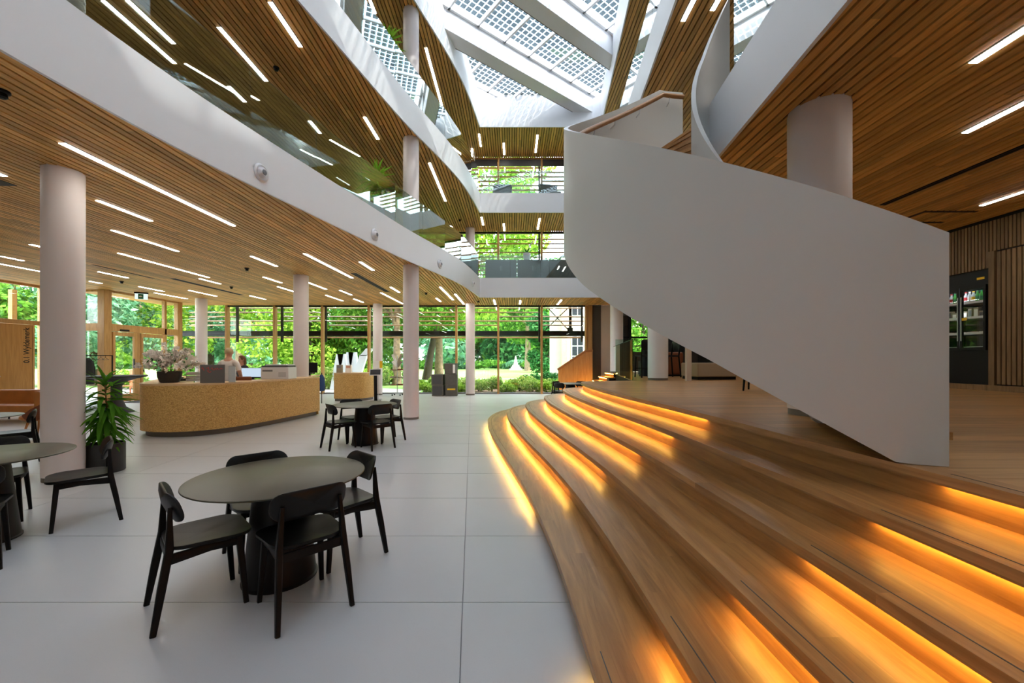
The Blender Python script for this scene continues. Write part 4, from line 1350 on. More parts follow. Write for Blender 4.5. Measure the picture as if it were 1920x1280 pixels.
# brown office chair back behind the desk
oc = thing('office_chair', 'brown office chair behind the reception desk', 'chair', (-6.36, 9.5, 0), 0.2)
MB().cbox(-0.23, 0.23, 0.18, 0.24, 0.62, 1.17, 0.03).build('backrest', 'leather_brown', oc)
MB().cbox(-0.24, 0.24, -0.22, 0.22, 0.5, 0.58, 0.03).build('seat', 'leather_brown', oc)
MB().tube([(0, 0, 0.08), (0, 0, 0.5)], 0.03).build('column', 'black_metal', oc)
for k in range(5):
    a = 2 * PI * k / 5
    MB().tube([(0, 0, 0.09), (0.28 * math.cos(a), 0.28 * math.sin(a), 0.04)], [0.025, 0.018]).build('base_arm', 'black_metal', oc)
    MB().sphere((0.28 * math.cos(a), 0.28 * math.sin(a), 0.03), 0.028, 8, 6).build('caster', 'black_metal', oc)
# boxes on the drum counter, kiosk and its sign
for px, w_, mt, lab in ((637, 0.2, 'carton', 'brown card box on the rounded counter'), (654, 0.21, 'paper_white', 'white card box on the rounded counter')):
    X = (px - CX) / F_PX * 15.75
    bx_ = thing('card_box', lab, 'box', (X, 15.75, 1.07), 0.1)
    MB().cbox(-w_ / 2, w_ / 2, -0.08, 0.08, 0.0, 0.30, 0.004).build('body', mt, bx_)
    MB().box(-w_ / 2 + 0.03, w_ / 2 - 0.03, -0.082, -0.08, 0.18, 0.27).build('print', 'mid_grey' if mt != 'paper_white' else 'skin', bx_)
ks = thing('touch_kiosk', 'black floor stand with tilted touch screen beside the rounded counter', 'kiosk', (-5.12, 15.4, 0), math.radians(15))
MB().cbox(-0.2, 0.2, -0.2, 0.2, 0.0, 0.02, 0.004).build('foot', 'black_metal', ks)
q = MB(); q.add([(-0.06, 0.14, 0.02), (0.06, 0.14, 0.02), (0.06, 0.18, 0.02), (-0.06, 0.18, 0.02), (-0.06, -0.03, 1.02), (0.06, -0.03, 1.02), (0.06, 0.01, 1.02), (-0.06, 0.01, 1.02)],
               [(3, 2, 1, 0), (4, 5, 6, 7), (0, 1, 5, 4), (1, 2, 6, 5), (2, 3, 7, 6), (3, 0, 4, 7)]); q.build('leg', 'black_metal', ks)
for nm, e_, mt in (('bezel', 0.0, 'white_plastic'), ('screen', 0.014, 'screen_dark')):
    w_, h_ = (0.21, 0.15) if nm == 'bezel' else (0.185, 0.125)
    o = MB().cbox(-w_, w_, -h_, h_, e_ - 0.012, e_ + 0.0, 0.003).build(nm, mt, ks)
    o.location = (0, -0.02, 1.1); o.rotation_euler = (math.radians(48), 0, 0)
ns = thing('notice_sign', 'white and yellow notice on a thin stand behind the touch screen', 'sign', (-5.28, 16.2, 0), 0)
MB().tube([(0, 0, 0.02), (0, 0, 1.24)], 0.012).build('pole', 'steel', ns)
MB().lathe([(0.14, 0.0), (0.14, 0.02)], n=24).build('foot', 'steel', ns)
MB().box(-0.17, 0.06, -0.01, 0.01, 1.24, 1.52).build('panel', 'paper_white', ns)
MB().box(0.06, 0.17, -0.01, 0.01, 1.24, 1.52).build('panel', 'yellow_print', ns)

# coats on the standing table's side and brochure rack
jk = thing('jacket', 'blue jacket hanging beside the white work table', 'jacket', (-6.84, 14.75, 0), 0)
MB().loft([[(0.10 * s_ * math.cos(a), 0.16 * s_ * math.sin(a), z_) for a in np.linspace(0, 2 * PI, 13)[:-1]] for z_, s_ in ((0.45, 1.0), (0.7, 1.05), (0.9, 0.9), (1.0, 0.5), (1.04, 0.2))]).build('cloth', 'blue_cloth', jk, smooth=60)
MB().tube([(0, 0, 0.0), (0, 0, 1.1)], 0.015).build('coat_stand', 'black_metal', jk)
br = thing('brochure_rack', 'slim steel brochure rack on casters before the garden window', 'rack', (-5.0, 17.9, 0), 0.0)
MB().tube([(0, 0, 0.1), (0, 0, 1.75)], 0.018).build('pole', 'steel', br)
for k, z_ in enumerate((0.45, 0.78, 1.1)):
    for sx in (-1, 1):
        MB().box(sx * 0.02 + (-0.3 if sx < 0 else 0), sx * 0.02 + (0.3 if sx > 0 else 0), -0.1, 0.1, z_, z_ + 0.012).build('shelf', 'steel', br)
        MB().box(min(sx * 0.04, sx * 0.28), max(sx * 0.04, sx * 0.28), -0.09, 0.08, z_ + 0.013, z_ + 0.04 + 0.03 * ((k + (sx > 0)) % 2)).build('brochures', 'leather_brown' if (k + sx) % 2 else 'carton', br)
for k in range(4):
    sx = -1 if k % 2 else 1; tl = 0.25 + 0.2 * (k // 2)
    MB().bar([(0.01 * sx, 0, 1.25 + 0.1 * (k // 2)), (0.2 * sx, -0.05, 1.25 + 0.1 * (k // 2) + tl)], 0.10, 0.012).build('brochure', 'paper_white' if k % 2 else 'carton', br)
for a in (45, 135, 225, 315):
    c_, s_ = 0.24 * math.cos(math.radians(a)), 0.24 * math.sin(math.radians(a))
    MB().tube([(0, 0, 0.1), (c_, s_, 0.09)], 0.014).build('base_arm', 'steel', br)
    MB().sphere((c_, s_, 0.04), 0.035, 8, 6).build('caster', 'black_metal', br)

# grey display crates
for px, z_, k, lab in ((823, 0, 0, 'dark grey crate at the bottom of the lower two-crate stack'), (822, 0.47, 1, 'grey crate on top of the lower two-crate stack'),
                       (847, 0, 2, 'grey crate at the bottom of the three-crate stack by the window'), (847, 0.47, 3, 'brownish grey crate in the middle of the three-crate stack'), (846, 0.94, 4, 'grey crate with white side label topping the three-crate stack')):
    X = (px - CX) / F_PX * 17.9
    cr = thing('display_crate', lab, 'crate', (X, 17.9, z_), random.uniform(-0.12, 0.12), group='grey display crates')
    MB().cbox(-0.25, 0.25, -0.24, 0.24, 0.0, 0.465, 0.006).build('shell', 'box_grey', cr)
    MB().box(-0.2, 0.2, -0.244, -0.24, 0.05, 0.42).build('front_panel', 'dark_grey' if k in (0, 1) else 'box_grey', cr)
    if k == 4: MB().box(0.12, 0.22, -0.246, -0.244, 0.05, 0.42).build('label_sheet', 'paper_white', cr)
    if k == 2: MB().box(-0.17, 0.17, -0.246, -0.244, 0.26, 0.33).build('label_sheet', 'yellow_print', cr)

# exit sign
ex = thing('exit_sign', 'green exit sign with arrow and running figure hanging before the entrance', 'sign', (*G(265, 548, ZC[0]), ZC[0]), math.radians(35))
MB().box(-0.2, 0.2, -0.03, 0.03, -0.05, 0.0).build('bracket', 'black_metal', ex)
MB().box(-0.18, 0.18, -0.006, 0.006, -0.26, -0.05).build('plate', 'exit_glow', ex)
MB().box(-0.09, 0.06, -0.009, -0.006, -0.245, -0.06).build('field', 'green_sign', ex)
q = MB(); q.add([(-0.06, -0.0095, -0.165), (-0.02, -0.0095, -0.165), (-0.02, -0.0095, -0.185), (0.03, -0.0095, -0.15), (-0.02, -0.0095, -0.115), (-0.02, -0.0095, -0.135), (-0.06, -0.0095, -0.135)], [(0, 1, 2, 3, 4, 5, 6)])
q.build('arrow', 'paper_white', ex)

# ------------------------------------------------------------------ seating at the left, coat rack, high table
so = thing('sofa', 'tan leather sofa at the left edge before the oak door', 'sofa', (-12.35, 10.6, 0), 0)
MB().cbox(-1.2, 0.72, 0.12, 0.42, 0.2, 0.78, 0.03).build('backrest', 'leather_tan', so)
q = MB(); q.prism([(0.50, -0.42), (0.74, -0.42), (0.74, 0.42), (0.30, 0.14)], 0.2, 0.77)
q.build('arm', 'leather_tan', so)
MB().cbox(-1.2, 0.5, -0.45, 0.14, 0.2, 0.44, 0.03).build('seat', 'leather_tan', so)
for x, y in ((-1.0, -0.3), (0.6, -0.3), (-1.0, 0.3), (0.6, 0.3)):
    MB().tube([(x, y, 0), (x, y, 0.2)], 0.018).build('leg', 'black_metal', so)
ac = thing('lounge_chair', 'brown leather shell lounge chair beside the thick column', 'armchair', (-9.75, 8.55, 0), math.radians(115))
rings = []
for k in range(13):
    a = math.radians(-110 + 220 * k / 12)
    h_ = 0.46 + 0.36 * max(0.0, math.cos(a * 0.82)) ** 0.8
    rings.append([(0.36 * math.sin(a), -0.34 * math.cos(a) * 0.95, 0.36), (0.40 * math.sin(a), -0.38 * math.cos(a), 0.5 * (0.36 + h_)), (0.42 * math.sin(a), -0.42 * math.cos(a), h_),
                  (0.40 * math.sin(a), -0.40 * math.cos(a), h_), (0.37 * math.sin(a), -0.35 * math.cos(a), 0.5 * (0.36 + h_)), (0.33 * math.sin(a), -0.31 * math.cos(a), 0.36)])
MB().loft(rings).build('shell', 'leather_brown', ac, smooth=50)
MB().lathe([(0.02, 0.43), (0.31, 0.43), (0.335, 0.41), (0.335, 0.36), (0.30, 0.33), (0.02, 0.33)], n=28).build('seat', 'leather_tan', ac, smooth=40)
for x, y in ((0.25, 0.2), (-0.25, 0.2), (0.22, -0.22), (-0.22, -0.22)):
    MB().tube([(x, y, 0), (x * 0.7, y * 0.7, 0.34)], [0.014, 0.022]).build('leg', 'leather_tan', ac)
ht = thing('high_table', 'dark high table with flared foot behind the potted plant', 'table', (-11.75, 12.2, 0), 0)
MB().lathe([(0.02, 1.10), (0.70, 1.10), (0.71, 1.085), (0.70, 1.06), (0.45, 1.0), (0.2, 0.9)], n=40).build('top', 'charcoal', ht, smooth=40)
MB().lathe([(0.42, 0.0), (0.40, 0.03), (0.22, 0.16), (0.13, 0.4), (0.13, 0.8), (0.2, 0.9)], n=40).build('pedestal', 'charcoal', ht, smooth=40)
cr_ = thing('coat_rack', 'black coat rack with hangers near the oak entrance post', 'rack', (-14.0, 13.6, 0), math.radians(20))
for x in (-0.6, 0.6):
    MB().box(x - 0.015, x + 0.015, -0.015, 0.015, 0.0, 1.72).build('post', 'black_metal', cr_)
    MB().box(x - 0.02, x + 0.02, -0.25, 0.25, 0.0, 0.03).build('foot', 'black_metal', cr_)
MB().box(-0.6, 0.6, -0.015, 0.015, 1.69, 1.72).build('rail', 'black_metal', cr_)
for k, x in enumerate((-0.48, -0.38, -0.1, 0.05, 0.15, 0.3, 0.42)):
    MB().tube([(x, 0, 1.70), (x, 0, 1.64), (x, -0.2, 1.56), (x, 0.2, 1.56), (x, 0, 1.64)], 0.006, 5).build('hanger', 'black_metal', cr_)
for k, (x, ln) in enumerate(((-0.44, 0.95), (-0.05, 0.85))):
    jc = thing('coat', ('long black coat on the left of the coat rack', 'shorter black coat in the middle of the coat rack')[k], 'coat', (-14.0 + x * math.cos(math.radians(20)), 13.6 + x * math.sin(math.radians(20)), 0), math.radians(20))
    body_ = MB().loft([[(0.09 * s_ * math.cos(a) + 0.02 * math.sin(3 * a), 0.24 * w_ * math.sin(a), z_) for a in np.linspace(0, 2 * PI, 17)[:-1]] for z_, s_, w_ in ((1.6 - ln, 1.3, 1.1), (1.2, 1.2, 1.0), (1.45, 1.0, 0.95), (1.56, 0.7, 0.8), (1.62, 0.4, 0.25))]).build('body', 'black_cloth', jc, smooth=60)
    for sy in (-1, 1):
        MB().tube([(0, sy * 0.2, 1.52), (0.02, sy * 0.27, 1.25), (0.03, sy * 0.28, 0.98)], [0.06, 0.055, 0.045], 8).build('sleeve', 'black_cloth', jc, smooth=60)

# ------------------------------------------------------------------ plants indoors
def blade(L_, w_, droop, n=6):
    q = MB(); V = []; Fs = []
    for k in range(n + 1):
        u = k / n
        ww = w_ * math.sin(PI * min(0.97, 0.10 + 0.88 * u)) ** 0.8
        x = L_ * u * (1 - 0.15 * u * droop); z = -droop * L_ * 0.55 * u * u
        V += [(x, -ww / 2, z + 0.12 * ww), (x, 0, z), (x, ww / 2, z + 0.12 * ww)]
    for k in range(n):
        a = 3 * k
        Fs += [(a, a + 3, a + 4, a + 1), (a + 1, a + 4, a + 5, a + 2)]
    q.add(V, Fs)
    return q


def plant(name, lab, loc, pot_r, pot_h, stem_h, tiers, L_, w_, potmat='pot_black', group=None, seed=1, lm='leaf_house'):
    rnd = random.Random(seed)
    p = thing(name, lab, 'plant', loc, 0, group)
    if pot_r:
        MB().lathe([(pot_r * 0.96, 0.0), (pot_r, 0.01), (pot_r, pot_h - 0.01), (pot_r * 0.985, pot_h), (pot_r * 0.93, pot_h), (pot_r * 0.92, pot_h - 0.05), (0.01, pot_h - 0.05)], n=36).build('pot', potmat, p, smooth=40)
        MB().lathe([(pot_r * 0.91, pot_h - 0.055), (pot_r * 0.9, pot_h - 0.035), (0.01, pot_h - 0.025)], n=24).build('soil', 'soil', p, smooth=40)
    if stem_h:
        MB().tube([(0, 0, pot_h - 0.04), (0.015, 0.01, pot_h + stem_h * 0.5), (0.0, -0.01, pot_h + stem_h)], [0.018, 0.014, 0.008]).build('stem', 'stem_wood', p, smooth=60)
    bl = [blade(L_, w_, d).build('leaf', lm, p, smooth=60) for d in (0.25, 0.6, 1.0)]
    first = [True] * 3
    for (zf, cnt, el, sc) in tiers:
        for k in range(cnt):
            b = rnd.randrange(3)
            a = 2 * PI * (k + rnd.random() * 0.7) / cnt + zf * 5
            s_ = sc * rnd.uniform(0.8, 1.15)
            loc_ = (0, 0, pot_h + stem_h * zf + rnd.uniform(-0.04, 0.04))
            rot = (rnd.uniform(-0.3, 0.3), -math.radians(el + rnd.uniform(-14, 14)), a)
            if first[b]:
                bl[b].location = loc_; bl[b].rotation_euler = rot; bl[b].scale = (s_,) * 3; first[b] = False
            else:
                part('leaf', bl[b], p, loc_, rot, (s_,) * 3)
    return p


plant('potted_dracaena', 'tall leafy dracaena in a round black pot beside the thick column', (-5.72, 5.78, 0), 0.21, 0.40, 0.85,
      [(0.10, 12, -5, 0.7), (0.22, 15, -22, 0.9), (0.32, 16, -20, 1.0), (0.42, 17, -15, 1.05), (0.52, 17, -8, 1.05), (0.62, 17, -3, 1.0), (0.72, 16, 6, 1.0), (0.82, 15, 16, 0.95), (0.92, 13, 30, 0.85), (1.0, 10, 55, 0.75)], 0.42, 0.055, seed=3)
plant('gallery_plant', 'bushy green plant behind the first floor glass beside the column', (-3.38, 10.25, ZC[0] + FA - 0.06), 0.2, 0.85, 0.5,
      [(0.15, 14, -12, 0.9), (0.5, 20, 5, 1.0), (0.75, 22, 20, 1.0), (0.95, 22, 40, 1.0), (1.0, 14, 66, 0.9)], 0.5, 0.055, 'charcoal', seed=5, lm='leaf_fresh')
plant('gallery_plant', 'green plant behind the second floor glass beside the column', (-3.12, 10.35, ZC[1] + FA - 0.06), 0.2, 0.95, 0.5,
      [(0.15, 14, -12, 0.9), (0.5, 20, 5, 1.0), (0.75, 22, 20, 1.0), (0.95, 22, 40, 1.0), (1.0, 14, 66, 0.9)], 0.46, 0.055, 'charcoal', seed=6, lm='leaf_fresh')

# cabinets on the far first floor gallery and an orchid
zf1 = ZC[0] + FA - 0.06
for k, (a, b) in enumerate(((-1.1, 0.2), (0.22, 1.52), (1.54, 2.84))):
    cb_ = thing('low_cabinet', ('leftmost', 'middle', 'rightmost')[k] + ' grey low cabinet behind the far first floor glass', 'cabinet', ((a + b) / 2, 17.2, zf1), 0, group='grey low cabinets')
    h = (b - a) / 2
    MB().cbox(-h, h, -0.22, 0.22, 0.06, 0.95, 0.006).build('body', 'mid_grey', cb_)
    MB().box(-h + 0.03, h - 0.03, -0.19, 0.19, 0.0, 0.06).build('plinth', 'black_metal', cb_)
    for s_ in (-1, 1):
        MB().box(min(0.004 * s_, (h - 0.01) * s_), max(0.004 * s_, (h - 0.01) * s_), -0.238, -0.221, 0.08, 0.93).build('door', 'mid_grey', cb_)
        MB().box(min(0.02 * s_, 0.04 * s_), max(0.02 * s_, 0.04 * s_), -0.246, -0.238, 0.5, 0.7).build('handle', 'steel', cb_)
orc = thing('orchid_vase', 'white vase with dark leaves and an orchid stem on the middle cabinet', 'plant', (0.62, 17.2, zf1 + 0.95))
MB().lathe([(0.10, 0.0), (0.13, 0.02), (0.16, 0.3), (0.15, 0.32), (0.14, 0.3), (0.02, 0.28)], n=24).build('vase', 'white_plastic', orc, smooth=40)
ol = blade(0.3, 0.07, 0.6).build('leaf', 'leaf_deep', orc, smooth=60)
ol.location = (0, 0, 0.3); ol.rotation_euler = (0, -0.9, 0)
for k in range(1, 7):
    part('leaf', ol, orc, (0, 0, 0.3), (0, -0.5 - 0.12 * k, k * 1.05), (1, 1, 1))
MB().tube([(0, 0, 0.3), (0.06, 0, 0.55), (0.2, 0, 0.78)], 0.006, 5).build('stem', 'twig', orc)
ob = MB()
for k in range(5):
    ob.sphere((0.12 + 0.03 * k, 0.0, 0.62 + 0.05 * k), (0.03, 0.03, 0.028), 8, 6)
ob.build('blossoms', 'paper_white', orc, smooth=60)
# furniture on the second floor gallery
zf2 = ZC[1] + FA - 0.06
for k, (x, mt, lab) in enumerate(((-0.4, 'charcoal', 'dark lounge seat behind the far second floor glass, leftmost'), (1.6, 'shade_grey', 'grey lounge seat behind the far second floor glass, middle'), (2.7, 'charcoal', 'dark lounge seat behind the far second floor glass next to the spiral stair'))):
    lo = thing('lounge_chair', lab, 'seat', (x, 17.3, zf2), 0.2 * k, group='lounge seats on the second floor')
    MB().cbox(-0.4, 0.4, -0.35, 0.35, 0.15, 0.45, 0.05).build('seat', mt, lo)
    MB().cbox(-0.4, 0.4, 0.22, 0.38, 0.4, 0.95, 0.05).build('backrest', mt, lo)
    for sx in (-0.33, 0.33):
        for sy in (-0.28, 0.28):
            MB().tube([(sx, sy, 0), (sx, sy, 0.16)], 0.015).build('leg', 'black_metal', lo)

# ------------------------------------------------------------------ things on the raised floor
def bar_chair(loc, rz, lab):
    b = thing('bar_chair', lab, 'chair', loc, rz, group='dark bar chairs on the raised floor')
    for sx in (-0.2, 0.2):
        MB().bar([(sx * 1.08, 0.22, 0), (sx, 0.18, 0.66)], 0.035, 0.035).build('leg', 'dark_wood', b)
        MB().bar([(sx * 1.1, -0.25, 0), (sx, -0.19, 0.66), (sx * 0.98, -0.25, 1.12)], 0.035, 0.04).build('leg', 'dark_wood', b)
    MB().cbox(-0.22, 0.22, -0.2, 0.21, 0.64, 0.69, 0.015).build('seat', 'seat_ply', b)
    bo = rr_outline(0.46, 0.34, 0.1, 5)
    MB().loft([[(u * s_, -0.235 + 0.25 * u * u * s_ - t, 1.0 + v * s_) for u, v in bo] for t, s_ in ((0, 0.02), (0, 0.96), (0.006, 1.0), (0.016, 1.0), (0.022, 0.96), (0.022, 0.02))]).build('backrest', 'seat_ply', b, smooth=50)
    MB().bar([(-0.2, 0.19, 0.28), (0.2, 0.19, 0.28)], 0.025, 0.025).build('stretcher', 'dark_wood', b)


bar_chair((4.12, 12.75, ZP), 0.15, 'dark bar chair left of the wide column, seen past the glass guard')
bar_chair((4.95, 12.9, ZP), PI / 2 + 0.2, 'dark bar chair right of the wide column')
bt = thing('bar_table', 'dark pedestal table behind the wide column', 'table', (4.5, 13.75, ZP))
MB().lathe([(0.02, 1.02), (0.42, 1.02), (0.425, 1.01), (0.42, 1.0), (0.02, 0.995)], n=40).build('top', 'table_top', bt, smooth=40)
MB().lathe([(0.24, 0.0), (0.23, 0.02), (0.12, 0.995)], n=32).build('pedestal', 'black_metal', bt, smooth=40)
tl = thing('table_lamp', 'small orange glowing table lamp near the dark bar chairs', 'lamp', (5.05, 15.4, ZP))
MB().lathe([(0.3, 0.0), (0.3, 0.5), (0.02, 0.5)], n=24).build('stand', 'charcoal', tl, smooth=40)
MB().tube([(0, 0, 0.5), (0, 0, 0.9)], 0.03).build('stem', 'skin', tl)
MB().lathe([(0.19, 0.86), (0.1, 1.02), (0.02, 1.03)], n=24).build('shade', 'lamp_orange', tl, smooth=40)
pf = thing('pouffe', 'beige upholstered bench seat with dark plinth on the raised floor', 'bench', (5.55, 11.6, ZP), 0.15)
MB().cbox(-0.6, 0.6, -0.4, 0.4, 0.08, 0.46, 0.03).build('cushion', 'beige_fabric', pf)
MB().box(-0.57, 0.57, -0.37, 0.37, 0.0, 0.08).build('plinth', 'black_metal', pf)
pf2 = thing('pouffe', 'brown padded tub seat behind the dark bar chair', 'bench', (5.3, 13.9, ZP), 0.1)
MB().cbox(-0.35, 0.35, -0.35, 0.35, 0.06, 0.8, 0.06).build('cushion', 'leather_brown', pf2)
MB().box(-0.3, 0.3, -0.3, 0.3, 0.0, 0.06).build('plinth', 'black_metal', pf2)
for x, y, lab in ((4.55, 10.6, 'slim pale post left of the beige bench seat'), (5.65, 9.6, 'slim pale post at the lower edge of the stair, right of the bench')):
    MBp = MB().box(x - 0.06, x + 0.06, y - 0.06, y + 0.06, ZP, ZC[0] + 0.03).build('slim_post', 'wall_cream'); tag(MBp, lab, 'post')
c5 = copy_tree(chair0); c5.location = (4.35, 7.25, ZP); c5.rotation_euler = (0, 0, 2.4); tag(c5, 'black chair on the raised floor, legs showing below the spiral stair', 'chair', 'black chairs at the round tables')

# drinks fridge in the slat wall
fg = thing('drinks_fridge', 'tall black two-door glass fridge set into the slat wall', 'fridge', (XRW, 7.77, ZP + 0.1))
MB().box(0.0, 0.6, -0.46, -0.43, 0.0, 2.04).build('side', 'black_metal', fg)
MB().box(0.0, 0.6, 0.43, 0.46, 0.0, 2.04).build('side', 'black_metal', fg)
MB().box(0.56, 0.6, -0.43, 0.43, 0.0, 2.04).build('back', 'charcoal', fg)
MB().box(-0.02, 0.6, -0.46, 0.46, 1.80, 2.05).build('top_panel', 'black_metal', fg)
MB().box(-0.02, 0.6, -0.46, 0.46, 0.0, 0.62).build('base_panel', 'black_metal', fg)
MB().box(-0.024, -0.02, -0.40, -0.28, 1.9, 1.94).build('badge', 'yellow_print', fg)
MB().box(0.03, 0.06, -0.41, 0.41, 1.77, 1.795).build('light_tube', 'fridge_light', fg)
MB().box(0.002, 0.012, -0.008, 0.008, 0.7, 1.76).build('light_tube', 'fridge_light', fg)
for s_ in (-1, 1):
    lo_, hi_ = (min(0.005 * s_, 0.43 * s_), max(0.005 * s_, 0.43 * s_))
    dr = MB().box(-0.03, 0.0, lo_ + 0.04, hi_ - 0.04, 0.68, 1.74).build('door', 'glass_window', fg)
    MB().box(-0.035, 0.0, lo_, lo_ + 0.04, 0.62, 1.80).build('door_frame', 'black_metal', dr)
    MB().box(-0.035, 0.0, hi_ - 0.04, hi_, 0.62, 1.80).build('door_frame', 'black_metal', dr)
    MB().box(-0.035, 0.0, lo_ + 0.04, hi_ - 0.04, 0.62, 0.68).build('door_frame', 'black_metal', dr)
    MB().box(-0.035, 0.0, lo_ + 0.04, hi_ - 0.04, 1.74, 1.80).build('door_frame', 'black_metal', dr)
    MB().box(-0.042, -0.035, s_ * 0.03 - 0.008, s_ * 0.03 + 0.008, 0.8, 1.62).build('handle', 'steel', dr)
for z_ in (0.66, 0.93, 1.22, 1.5):
    MB().box(0.02, 0.55, -0.425, 0.425, z_, z_ + 0.012).build('shelf', 'steel', fg)
    MB().box(0.012, 0.02, -0.425, 0.425, z_ - 0.012, z_ + 0.03).build('shelf_edge', 'white_plastic', fg)
ORD = ['rightmost', 'second from the right', 'third from the right', 'fourth from the right', 'fifth from the right', 'sixth from the right', 'in the middle', 'sixth from the left', 'fifth from the left', 'fourth from the left', 'third from the left', 'second from the left', 'leftmost']
BL = ['clear water bottle', 'green juice bottle', 'bottle with a yellow label', 'bottle with a red label']
for k in range(13):
    yy = 7.77 - 0.385 + 0.064 * k
    mt, capm = [('bottle_clear', 'bottle_red'), ('bottle_clear', 'yellow_print'), ('bottle_green', 'bottle_green'), ('bottle_green', 'green_sign'), ('bottle_clear', 'bottle_red'), ('bottle_clear', 'white_plastic')][k % 6]
    if 0 < k <= 4: mt, capm = [('bottle_clear', 'bottle_red'), ('bottle_green', 'green_sign'), ('bottle_green', 'green_sign'), ('bottle_clear', 'yellow_print')][k - 1]
    bo_ = thing('drink_bottle', '%s standing %s in the top row of the fridge' % ({'bottle_green': 'green drink bottle', 'bottle_clear': 'clear drink bottle'}[mt], ORD[k]), 'bottle', (XRW + 0.09, yy, ZP + 0.1 + 1.512), group='bottles on the top fridge shelf')
    MB().lathe([(0.027, 0.0), (0.029, 0.01), (0.029, 0.13), (0.014, 0.175), (0.014, 0.19)], n=16).build('body', mt, bo_, smooth=40)
    MB().lathe([(0.0296, 0.05), (0.0296, 0.11)], n=16).build('label_band', capm, bo_, smooth=40)
    MB().lathe([(0.016, 0.19), (0.016, 0.21), (0.004, 0.211)], n=12).build('cap', capm, bo_, smooth=40)
for k in range(9):
    yy = 7.77 - 0.37 + 0.092 * k
    bx_ = thing('food_carton', 'brown carton standing %s on the middle fridge shelf' % ORD[k], 'carton', (XRW + 0.1, yy, ZP + 0.1 + 1.232), random.uniform(-0.2, 0.2), group='cartons on the middle fridge shelf')
    h_ = random.uniform(0.1, 0.19)
    MB().cbox(-0.04, 0.04, -0.036, 0.036, 0.0, h_, 0.004).build('body', 'carton', bx_)
    MB().box(-0.041, -0.04, -0.028, 0.028, 0.02, h_ - 0.03).build('print', 'dark_grey' if k % 2 else 'paper_white', bx_)
for k in range(4):
    tr_ = thing('food_tray', 'flat pale food tray lying %s on the low fridge shelf' % ORD[k], 'tray', (XRW + 0.14, 7.77 - 0.29 + 0.2 * k, ZP + 0.1 + 0.942), 0, group='food trays in the fridge')
    MB().lathe([(0.07, 0.0), (0.09, 0.025), (0.083, 0.025), (0.02, 0.008)], n=20).build('dish', 'paper_white', tr_, smooth=40)
    MB().lathe([(0.075, 0.018), (0.05, 0.03), (0.01, 0.034)], n=16).build('food', 'skin', tr_, smooth=40)
tg = thing('price_tag', 'yellow tag hanging at the fridge door handles', 'tag', (XRW - 0.045, 7.7, ZP + 0.1 + 1.2))
MB().box(-0.002, 0.0, -0.07, 0.02, -0.02, 0.03).build('card', 'yellow_print', tg)
# ------------------------------------------------------------------ people
def skin_body(name, joints, edges, mat, parent, sub=2):
    me = bpy.data.meshes.new(name)
    names = list(joints)
    me.from_pydata([joints[n][0] for n in names], [(names.index(a), names.index(b)) for a, b in edges], [])
    me.materials.append(M[mat])
    o = bpy.data.objects.new(name, me); C.objects.link(o)
    if parent: o.parent = parent
    sk = o.modifiers.new('skin', 'SKIN'); sk.use_smooth_shade = True
    if not me.skin_vertices:
        bm = bmesh.new(); bm.from_mesh(me); bm.verts.layers.skin.verify(); bm.to_mesh(me); bm.free()
    for i, n in enumerate(names):
        r = joints[n][1]
        me.skin_vertices[0].data[i].radius = r if hasattr(r, '__len__') else (r, r)
        me.skin_vertices[0].data[i].use_root = (i == 0)
    ss_ = o.modifiers.new('smooth', 'SUBSURF'); ss_.levels = sub; ss_.render_levels = sub
    return o


